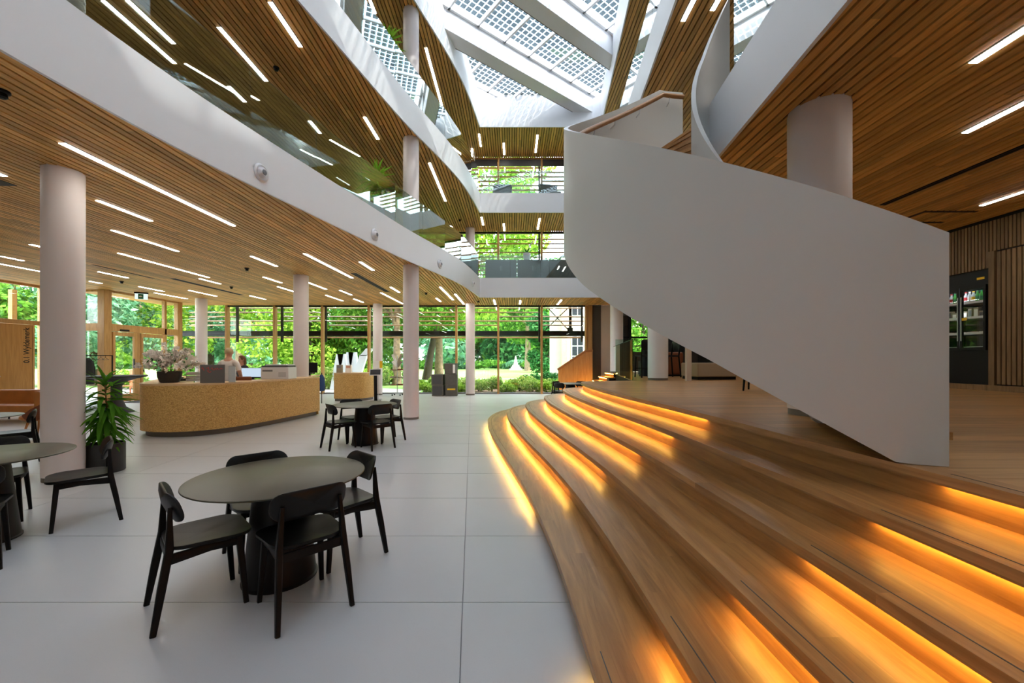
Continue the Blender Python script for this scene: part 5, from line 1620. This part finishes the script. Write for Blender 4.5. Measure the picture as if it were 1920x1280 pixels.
def person(label, loc, rz, H, hair_mat, hair_long, top_mat, leg_mat, bend):
    root = thing('person', label, 'person', loc, rz)
    k = H / 1.75
    J = {'pelvis': ((0, 0, 0.95), (0.15, 0.11)), 'waist': ((0, 0, 1.10), (0.14, 0.10)), 'chest': ((0, 0.0, 1.30), (0.155, 0.11)), 'collar': ((0, 0.0, 1.43), (0.10, 0.075)),
         'neck': ((0, 0.01, 1.52), 0.05), 'jaw': ((0, 0.03, 1.585), (0.062, 0.07)), 'skull': ((0, 0.02, 1.66), (0.075, 0.09)), 'crown': ((0, 0.01, 1.73), (0.045, 0.055))}
    E = [('pelvis', 'waist'), ('waist', 'chest'), ('chest', 'collar'), ('collar', 'neck'), ('neck', 'jaw'), ('jaw', 'skull'), ('skull', 'crown')]
    for s, sx in (('l', -1), ('r', 1)):
        J['shoulder' + s] = ((sx * 0.17, 0, 1.40), 0.062)
        J['elbow' + s] = ((sx * 0.25, -0.04 + bend * 0.1, 1.13), 0.043)
        J['wrist' + s] = ((sx * 0.2, 0.1 + bend * 0.18, 1.02), 0.028)
        J['palm' + s] = ((sx * 0.18, 0.16 + bend * 0.2, 1.0), (0.034, 0.016))
        E += [('collar', 'shoulder' + s), ('shoulder' + s, 'elbow' + s), ('elbow' + s, 'wrist' + s), ('wrist' + s, 'palm' + s)]
        for f in range(4):
            J['fa%s%d' % (s, f)] = ((sx * (0.145 + 0.022 * f), 0.205 + bend * 0.2, 0.995), 0.0085)
            J['fb%s%d' % (s, f)] = ((sx * (0.143 + 0.023 * f), 0.24 + bend * 0.2 - 0.006 * abs(f - 1.5), 0.975), 0.008)
            E += [('palm' + s, 'fa%s%d' % (s, f)), ('fa%s%d' % (s, f), 'fb%s%d' % (s, f))]
        J['th' + s] = ((sx * 0.135, 0.17 + bend * 0.2, 0.985), 0.0095)
        J['ti' + s] = ((sx * 0.12, 0.2 + bend * 0.2, 0.975), 0.008)
        E += [('palm' + s, 'th' + s), ('th' + s, 'ti' + s)]
        J['hip' + s] = ((sx * 0.09, 0, 0.88), 0.085)
        J['knee' + s] = ((sx * 0.1, 0.02, 0.49), 0.056)
        J['ankle' + s] = ((sx * 0.11, -0.02, 0.09), 0.038)
        J['toe' + s] = ((sx * 0.125, 0.15, 0.035), (0.042, 0.03))
        E += [('pelvis', 'hip' + s), ('hip' + s, 'knee' + s), ('knee' + s, 'ankle' + s), ('ankle' + s, 'toe' + s)]
    sc = lambda D, g: {n: (tuple(c * k for c in v[0]), tuple(q * k * g for q in (v[1] if hasattr(v[1], '__len__') else (v[1], v[1])))) for n, v in D.items()}
    skin_body('body', sc(J, 1.0), E, 'skin', root)
    T = {n: J[n] for n in ('waist', 'chest', 'collar', 'shoulderl', 'shoulderr')}
    T = {'hem': ((0, 0, 0.93), (0.165, 0.125)), **T}
    for s, sx in (('l', -1), ('r', 1)):
        T['cuff' + s] = ((sx * 0.232, -0.02 + bend * 0.06, 1.19), 0.056)
    TE = [('hem', 'waist'), ('waist', 'chest'), ('chest', 'collar'), ('collar', 'shoulderl'), ('collar', 'shoulderr'), ('shoulderl', 'cuffl'), ('shoulderr', 'cuffr')]
    skin_body('shirt', sc(T, 1.13), TE, top_mat, root)
    P = {n: J[n] for n in ('pelvis', 'hipl', 'hipr', 'kneel', 'kneer', 'anklel', 'ankler')}
    skin_body('trousers', sc(P, 1.16), [('pelvis', 'hipl'), ('pelvis', 'hipr'), ('hipl', 'kneel'), ('hipr', 'kneer'), ('kneel', 'anklel'), ('kneer', 'ankler')], leg_mat, root)
    hz = 1.66
    cap = MB()
    rings = []
    for j in range(9):
        a = PI / 2 * (1 - j / 8 * 1.25)
        rr = max(math.cos(a), 0.03); zz = math.sin(a)
        rings.append([(0.088 * rr * math.cos(t) * k, ((0.102 * rr * math.sin(t)) * (0.72 if math.sin(t) > 0 and zz < 0.45 else 1.0) + 0.012) * k, (hz + 0.005 + 0.098 * zz) * k) for t in np.linspace(0, 2 * PI, 21)[:-1]])
    cap.loft(rings)
    if hair_long:
        for sx in (-1, 1):
            cap.tube([(sx * 0.075 * k, -0.01 * k, 1.66 * k), (sx * 0.088 * k, -0.02 * k, 1.55 * k), (sx * 0.085 * k, 0.0, 1.44 * k)], [0.03 * k, 0.034 * k, 0.016 * k], 8)
        cap.loft([[(0.085 * w_ * math.cos(t) * k, (-0.06 + 0.03 * math.sin(t)) * k, z_ * k) for t in np.linspace(0, 2 * PI, 13)[:-1]] for z_, w_ in ((1.68, 0.9), (1.56, 1.05), (1.43, 0.85))])
    cap.build('hair', hair_mat, root, smooth=60)
    for sx in (-1, 1):
        MB().sphere((sx * 0.03 * k, 0.098 * k, 1.655 * k), (0.012 * k, 0.008 * k, 0.008 * k), 8, 6).build('eye', 'screen_dark', root, smooth=60)
        MB().sphere((sx * 0.08 * k, 0.015 * k, 1.635 * k), (0.01 * k, 0.02 * k, 0.03 * k), 8, 6).build('ear', 'skin', root, smooth=60)
    MB().loft([[(0.012 * s_ * math.cos(t) * k, (0.095 + y_) * k, (1.62 + z_ + 0.004 * math.sin(t)) * k) for t in np.linspace(0, 2 * PI, 9)[:-1]] for s_, y_, z_ in ((0.5, 0.0, 0.03), (0.9, 0.014, 0.008), (1.2, 0.02, -0.004), (0.8, 0.0, -0.012))]).build('nose', 'skin', root, smooth=60)
    MB().sphere((0, 0.092 * k, 1.588 * k), (0.024 * k, 0.01 * k, 0.006 * k), 10, 6).build('mouth', 'red_paint', root, smooth=60)
    return root


person('standing person with short blond hair and white shirt, seen from behind at the desk', (-7.05, 10.22, 0), 0.15, 1.86, 'hair_blond', False, 'shirt_white', 'trousers_navy', 0.4)
person('person with long brown hair facing the hall behind the bright monitor', (-7.62, 11.6, 0), PI - 0.35, 1.68, 'hair_brown', True, 'top_dark', 'trousers_navy', 0.2)

# ------------------------------------------------------------------ garden
gd = MB().box(-140, 120, YW + 0.3, 190, -0.3, -0.08).build('garden_lawn', 'lawn'); tag(gd, 'sunlit lawn of the park beyond the garden windows', kind='structure')
tag(MB().box(-60, XLW - 0.25, -30, YW + 0.31, -0.3, -0.09).build('side_lawn', 'lawn'), 'lawn beside the entrance, left of the building', kind='structure')
tag(MB().prism([(-30, YW + 0.4), (-4.4, YW + 0.4), (-4.9, 22.2), (-7.5, 23.5), (-30, 24.0)], -0.08, -0.06).build('terrace_paving', 'gravel'), 'pale gravel terrace outside the left garden windows', kind='structure')
tag(MB().prism([(-28, 14.8), (XE - 0.3, 14.8), (XE - 0.3, 17.6), (-17, 19.2), (-28, 19.2)], -0.09, -0.05).build('entrance_paving', 'gravel'), 'pale paving outside the oak entrance doors', kind='structure')
tag(MB().prism([(-4.4, YW + 0.4), (5.5, YW + 0.4), (5.5, 24.2), (-4.6, 23.6)], -0.08, -0.05).build('planting_bed', 'bed_soil'), 'planting bed outside the right garden windows', kind='structure')
tag(MB().prism([(-60, 33.0), (60, 35.5), (60, 37.2), (-60, 34.4)], -0.08, -0.07).build('park_path', 'gravel'), 'pale path crossing the park lawn', kind='structure')


def leaf_cloud(blobs, n, size, seed):
    r = np.random.default_rng(seed)
    w = np.array([b[3] * b[4] * b[5] for b in blobs]) ** 0.7
    idx = r.choice(len(blobs), n, p=w / w.sum())
    B = np.array(blobs)[idx]
    d = r.normal(size=(n, 3)); d /= np.linalg.norm(d, axis=1)[:, None]
    rad = r.uniform(0.55, 1.08, n) ** 0.6
    c = B[:, :3] + d * B[:, 3:] * rad[:, None]
    t1 = r.normal(size=(n, 3)); t1 /= np.linalg.norm(t1, axis=1)[:, None]
    nrm = d * 0.6 + r.normal(size=(n, 3)) * 0.6 + np.array([0, 0, 0.5])
    t1 -= nrm * (np.sum(t1 * nrm, 1) / np.sum(nrm * nrm, 1))[:, None]
    t1 /= np.linalg.norm(t1, axis=1)[:, None]
    t2 = np.cross(nrm, t1); t2 /= np.linalg.norm(t2, axis=1)[:, None]
    s = (size * r.uniform(0.6, 1.3, n))[:, None]
    V = np.stack([c - t1 * s * 0.6, c - t2 * s * 0.32, c + t1 * s * 0.6, c + t2 * s * 0.32], 1).reshape(-1, 3)
    return V


def cloud_obj(name, V, mat, parent):
    n = len(V) // 4
    me = bpy.data.meshes.new(name)
    me.vertices.add(4 * n); me.vertices.foreach_set('co', V.astype(np.float32).ravel())
    me.loops.add(4 * n); me.loops.foreach_set('vertex_index', np.arange(4 * n, dtype=np.int32))
    me.polygons.add(n); me.polygons.foreach_set('loop_start', np.arange(0, 4 * n, 4, dtype=np.int32))
    me.materials.append(M[mat]); me.update(calc_edges=True)
    o = bpy.data.objects.new(name, me); C.objects.link(o); o.parent = parent
    return o


def tree(lab, px, Y, H, tr, blobs, n, size, mat, bark='bark', lean=0.0, group='park trees', seed=1, fork=5):
    X = (px - CX) / F_PX * Y
    t = thing('tree', lab, 'tree', (X, Y, -0.08), 0, group)
    r = random.Random(seed)
    th = min(b[2] for b in blobs) + 0.5
    th = max(th, H * 0.35)
    path = [(0, 0, 0), (lean * 0.3 * th, 0, th * 0.35), (lean * 0.8 * th, 0.05, th * 0.75), (lean * th, 0, th), (lean * th * 1.1, 0, H * 0.85)]
    MB().tube(path, [tr * 1.35, tr, tr * 0.85, tr * 0.7, tr * 0.2], 12).build('trunk', bark, t, smooth=60)
    for k in range(fork):
        b = blobs[k % len(blobs)]
        z0 = th * r.uniform(0.65, 1.0)
        MB().tube([(lean * z0, 0, z0), (b[0] * 0.5, b[1] * 0.5, (z0 + b[2]) / 2 + 0.3), (b[0], b[1], b[2])], [tr * 0.4, tr * 0.25, tr * 0.08], 7).build('branch', bark, t, smooth=60)
    cloud_obj('crown', leaf_cloud(blobs, n, size, seed), mat, t)
    return t


def rb(seed, n, zc_, rx, rz, sp):
    r = random.Random(seed)
    return [(r.uniform(-sp, sp), r.uniform(-sp, sp) * 0.8, zc_ + r.uniform(-rz, rz), rx * r.uniform(0.7, 1.2), rx * r.uniform(0.7, 1.2), rx * r.uniform(0.5, 0.9)) for _ in range(n)]


tree('pale trunked tree in the lawn between the window mullions, left of the obelisk', 823, 29.5, 17, 0.27, rb(1, 24, 10.0, 1.7, 5.0, 4.2), 14000, 0.26, 'leaf_lime', seed=11)
tree('dark leaning tree with a lamp beside it, behind the lone column', 800, 34, 12, 0.3, rb(2, 12, 7.0, 1.8, 2.8, 3.6), 7000, 0.3, 'leaf_mid', 'bark_dark', 0.16, seed=12)
tree('tree with grey trunk behind the brochure rack', 744, 27, 13, 0.24, rb(3, 14, 7.2, 1.7, 3.4, 3.0), 9000, 0.25, 'leaf_mid', seed=13)
tree('dense low tree behind the silver letters', 655, 30, 10, 0.25, rb(4, 20, 4.2, 1.7, 3.0, 3.4), 13000, 0.26, 'leaf_mid', 'bark_dark', seed=14)
tree('leafy tree filling the window between the printer column and rounded counter', 585, 27.5, 10, 0.22, rb(5, 16, 4.8, 1.5, 3.0, 2.4), 9000, 0.25, 'leaf_lime', 'bark_dark', seed=15)
tree('tree with bright leaves behind the standing person', 448, 31, 12, 0.25, rb(6, 14, 6.6, 1.8, 2.8, 3.8), 9000, 0.28, 'leaf_lime', seed=16)
tree('bluish green tree behind the flower bowl column', 395, 34, 11, 0.25, rb(7, 16, 4.4, 1.8, 3.4, 3.0), 9000, 0.3, 'leaf_blue', 'bark_dark', seed=17)
tree('tree seen through the entrance doors', 262, 30, 11, 0.25, rb(8, 16, 5.2, 1.8, 3.4, 3.6), 9000, 0.3, 'leaf_lime', seed=18)
tree('bluish tree seen past the entrance post at the left', 175, 26, 10, 0.22, rb(9, 16, 4.4, 1.6, 3.2, 3.4), 9000, 0.28, 'leaf_blue', 'bark_dark', seed=19)
tree('tree at the far left behind the meeting room glass', 20, 25, 10, 0.22, rb(10, 16, 4.4, 1.6, 3.2, 3.4), 8000, 0.28, 'leaf_mid', seed=20)
tree('dark dense yew right of the white obelisk', 1032, 52, 8.5, 0.35, rb(11, 18, 3.6, 1.5, 2.9, 1.9), 12000, 0.32, 'leaf_deep', 'bark_dark', seed=21)
tree('tall tree above the obelisk, behind the yew', 990, 60, 30, 0.4, rb(12, 30, 15, 2.8, 11, 5.5), 13000, 0.55, 'leaf_mid', seed=22)
tree('overhanging lime tree high before the upper windows', 882, 27.5, 19, 0.25, rb(13, 26, 12.4, 1.6, 4.2, 4.2), 15000, 0.25, 'leaf_lime', seed=23)
tree('small tree outside the windows of the raised floor', 1206, 24.5, 6.5, 0.15, rb(30, 14, 3.6, 1.1, 1.9, 1.6), 6000, 0.22, 'leaf_mid', 'bark_dark', seed=24)
tree('bluish tree closing the park view above the obelisk', 966, 98, 19, 0.4, rb(31, 22, 8.0, 3.4, 7.4, 6.0), 6000, 0.95, 'leaf_blue', 'bark_dark', group='far park trees', seed=25, fork=2)
tree('dark tree closing the park view behind the lone window mullion', 905, 100, 19, 0.4, rb(32, 22, 8.0, 3.4, 7.4, 6.0), 6000, 0.95, 'leaf_deep', 'bark_dark', group='far park trees', seed=26, fork=2)
for k in range(16):
    px = -260 + 104 * k
    Y = 72 + (k * 37 % 23)
    tree('%s tree of the far park edge, %s' % (('dark', 'bluish', 'light')[k % 3], ('outermost left', 'second from left', 'third from left', 'fourth from left', 'fifth from left', 'sixth from left', 'seventh from left', 'eighth from left', 'eighth from right', 'seventh from right', 'sixth from right', 'fifth from right', 'fourth from right', 'third from right', 'second from right', 'outermost right')[k]), px, Y, 15 + k % 4, 0.4,
         rb(40 + k, 20, 7.0, 3.4, 6.4, 6.5), 5200, 0.95, ('leaf_deep', 'leaf_blue', 'leaf_mid')[k % 3], 'bark_dark', group='far park trees', seed=60 + k, fork=2)


def shrub(lab, px, Y, w_, h_, n, size, mat, seed, group=None):
    X = (px - CX) / F_PX * Y
    s = thing('shrub', lab, 'shrub', (X, Y, -0.07), 0, group)
    for k in range(4):
        a = 2 * PI * k / 4
        MB().tube([(0, 0, 0), (0.2 * w_ * math.cos(a), 0.15 * w_ * math.sin(a), h_ * 0.7)], [0.02, 0.008], 5).build('stem', 'bark_dark', s)
    r = random.Random(seed)
    bl = [(r.uniform(-w_, w_) * 0.6, r.uniform(-w_, w_) * 0.4, h_ * r.uniform(0.3, 0.75), w_ * 0.45, w_ * 0.4, h_ * 0.35) for _ in range(7)]
    cloud_obj('foliage', leaf_cloud(bl, n, size, seed), mat, s)


BW = ['outermost left', 'second from left', 'third from left', 'fourth from left', 'fifth from left', 'sixth from left', 'seventh from left', 'eighth from left', 'ninth from left', 'tenth from left', 'eleventh from left', 'twelfth from left']
for k in range(12):
    shrub('low yellow green border plant at the window, %s of the front row' % BW[k], 795 + 25.5 * k, 20.4 + 0.35 * ((k * 5) % 3), 0.55, 0.5 + 0.12 * (k % 3), 900, 0.10, 'grass_tuft' if k % 3 else 'leaf_lime', 100 + k, 'front row border plants')
for k in range(11):
    shrub('pale green border plant, %s of the second row' % BW[k], 790 + 28 * k, 22.2 + 0.3 * ((k * 7) % 3), 0.6, 0.55 + 0.15 * (k % 2), 800, 0.11, 'grass_tuft' if k % 2 else 'leaf_lime', 130 + k, 'second row border plants')
for k, px in enumerate((995, 1022, 1050, 1075)):
    shrub('dark green bush behind the border plants, %s' % BW[k], px, 24.6, 0.75, 0.85, 1600, 0.13, 'leaf_deep', 150 + k, 'dark border bushes')
for k, (px, Y) in enumerate(((455, 24), (478, 26), (500, 25), (525, 27), (610, 23), (640, 24.5), (668, 25), (705, 26), (345, 25), (240, 23), (380, 26), (730, 27.5))):
    shrub('bright bush beyond the left terrace, %s' % sorted(range(12), key=lambda q_: (455, 478, 500, 525, 610, 640, 668, 705, 345, 240, 380, 730)[q_]).index(k).__str__().replace('10', 'eleventh from left').replace('11', 'twelfth from left') if False else 'bright bush beyond the left terrace, %s' % BW[sorted((455, 478, 500, 525, 610, 640, 668, 705, 345, 240, 380, 730)).index(px)],
          px, Y, 1.1, 1.0 + 0.25 * (k % 3), 1500, 0.17, ('leaf_lime', 'grass_tuft', 'leaf_mid')[k % 3], 170 + k, 'bright terrace bushes')
for k in range(7):
    shrub('far low hedge clump along the lawn, %s' % BW[k], 700 + 52 * k, 71 + k % 2, 3.6, 1.5, 1500, 0.4, 'leaf_blue' if k % 2 else 'leaf_mid', 200 + k, 'far hedge clumps')

ob_ = thing('obelisk', 'white stepped stone obelisk in the park', 'monument', ((967 - CX) / F_PX * 66, 66, -0.08))
ob_.scale = (0.6, 0.6, 0.6)
for k, (w_, h0, h1) in enumerate(((1.7, 0, 0.35), (1.3, 0.35, 0.8), (1.0, 0.8, 1.3))):
    MB().box(-w_, w_, -w_, w_, h0, h1).build('plinth_step', 'stone_white', ob_)
q = MB(); q.add([(-0.6, -0.6, 1.3), (0.6, -0.6, 1.3), (0.6, 0.6, 1.3), (-0.6, 0.6, 1.3), (-0.2, -0.2, 3.5), (0.2, -0.2, 3.5), (0.2, 0.2, 3.5), (-0.2, 0.2, 3.5), (0, 0, 3.9)],
               [(3, 2, 1, 0), (0, 1, 5, 4), (1, 2, 6, 5), (2, 3, 7, 6), (3, 0, 4, 7), (4, 5, 8), (5, 6, 8), (6, 7, 8), (7, 4, 8)]); q.build('shaft', 'stone_white', ob_)

# big silver letters standing outside
def slab_letter(px, Y, h_, bars, lab):
    X = (px - CX) / F_PX * Y
    g = thing('garden_letter', lab, 'sculpture', (X, Y, -0.07), 0, 'silver garden letters')
    for (x0, z0, x1, z1) in bars:
        q_ = MB(); w_ = 0.2
        q_.add([(x0 - w_, -0.12, z0), (x0 + w_, -0.12, z0), (x0 + w_, 0.12, z0), (x0 - w_, 0.12, z0), (x1 - w_, -0.12, z1), (x1 + w_, -0.12, z1), (x1 + w_, 0.12, z1), (x1 - w_, 0.12, z1)],
               [(3, 2, 1, 0), (4, 5, 6, 7), (0, 1, 5, 4), (1, 2, 6, 5), (2, 3, 7, 6), (3, 0, 4, 7)])
        q_.build('stroke', 'frosted_white', g)


slab_letter(639, 22.6, 2.0, [(-0.36, 0, 0.0, 1.95), (0.36, 0, 0.06, 1.95)], 'pointed silver letter outside, left of the three')
slab_letter(656, 22.8, 2.1, [(-0.3, 0, 0.05, 2.05), (0.38, 0, 0.16, 2.05)], 'pointed silver letter outside, middle of the three')
slab_letter(679, 22.6, 2.3, [(-0.5, 0, 0.1, 1.9), (0.1, 1.85, 0.45, 2.25)], 'slanted silver letter outside, right of the three')

# wooden slatted chair outside the entrance
gb_ = thing('garden_chair', 'reddish slatted wooden garden chair outside the entrance door', 'chair', (-17.8, 18.9, -0.05), -0.5)
for k in range(7):
    MB().box(-0.33 + 0.095 * k, -0.26 + 0.095 * k, 0.26, 0.29, 0.3, 1.15).build('back_slat', 'wood_red', gb_)
for k in range(5):
    MB().box(-0.34, 0.34, -0.3 + 0.11 * k, -0.21 + 0.11 * k, 0.4, 0.425).build('seat_slat', 'wood_red', gb_)
for x in (-0.34, 0.30):
    for y in (-0.28, 0.26):
        MB().box(x, x + 0.05, y, y + 0.05, 0, 0.62).build('leg', 'wood_red', gb_)
    MB().box(x - 0.02, x + 0.07, -0.32, 0.32, 0.62, 0.65).build('arm', 'wood_red', gb_)

# white house at the right edge of the garden view
hs = thing('white_house', 'white rendered house with tall windows at the right edge of the garden view', 'house', (0, 0, -0.08))
MB().box(3.85, 14, 31, 42, 0, 9.0).build('walls', 'render_white', hs)
MB().box(3.7, 14.2, 30.8, 42.2, 9.0, 9.35).build('cornice', 'stone_white', hs)
q = MB(); q.add([(3.6, 30.7, 9.35), (14.3, 30.7, 9.35), (14.3, 42.3, 9.35), (3.6, 42.3, 9.35), (6.5, 34.5, 12.2), (12, 34.5, 12.2), (12, 38.5, 12.2), (6.5, 38.5, 12.2)],
               [(3, 2, 1, 0), (4, 5, 6, 7), (0, 1, 5, 4), (1, 2, 6, 5), (2, 3, 7, 6), (3, 0, 4, 7)]); q.build('roof', 'roof_slate', hs)
MB().box(3.7, 4.15, 30.8, 31.0, 0, 9.0).build('corner_pilaster', 'brick_tan', hs)
for (x0, z0) in ((4.45, 1.1), (4.45, 4.9), (6.6, 1.1), (6.6, 4.9), (8.8, 1.1), (8.8, 4.9)):
    wnd = MB().box(x0, x0 + 1.0, 30.93, 31.0, z0, z0 + 2.4).build('window', 'white_plastic', hs)
    for i_ in range(2):
        for j_ in range(3):
            MB().box(x0 + 0.09 + 0.43 * i_, x0 + 0.46 + 0.43 * i_, 30.91, 30.93, z0 + 0.1 + 0.76 * j_, z0 + 0.78 + 0.76 * j_).build('pane', 'screen_dark', wnd)
for z_ in np.arange(1.0, 7.0, 0.18):
    MB().box(5.55, 5.95, 30.85, 30.95, z_, z_ + 0.09).build('shutter_slat', 'dark_grey', hs)
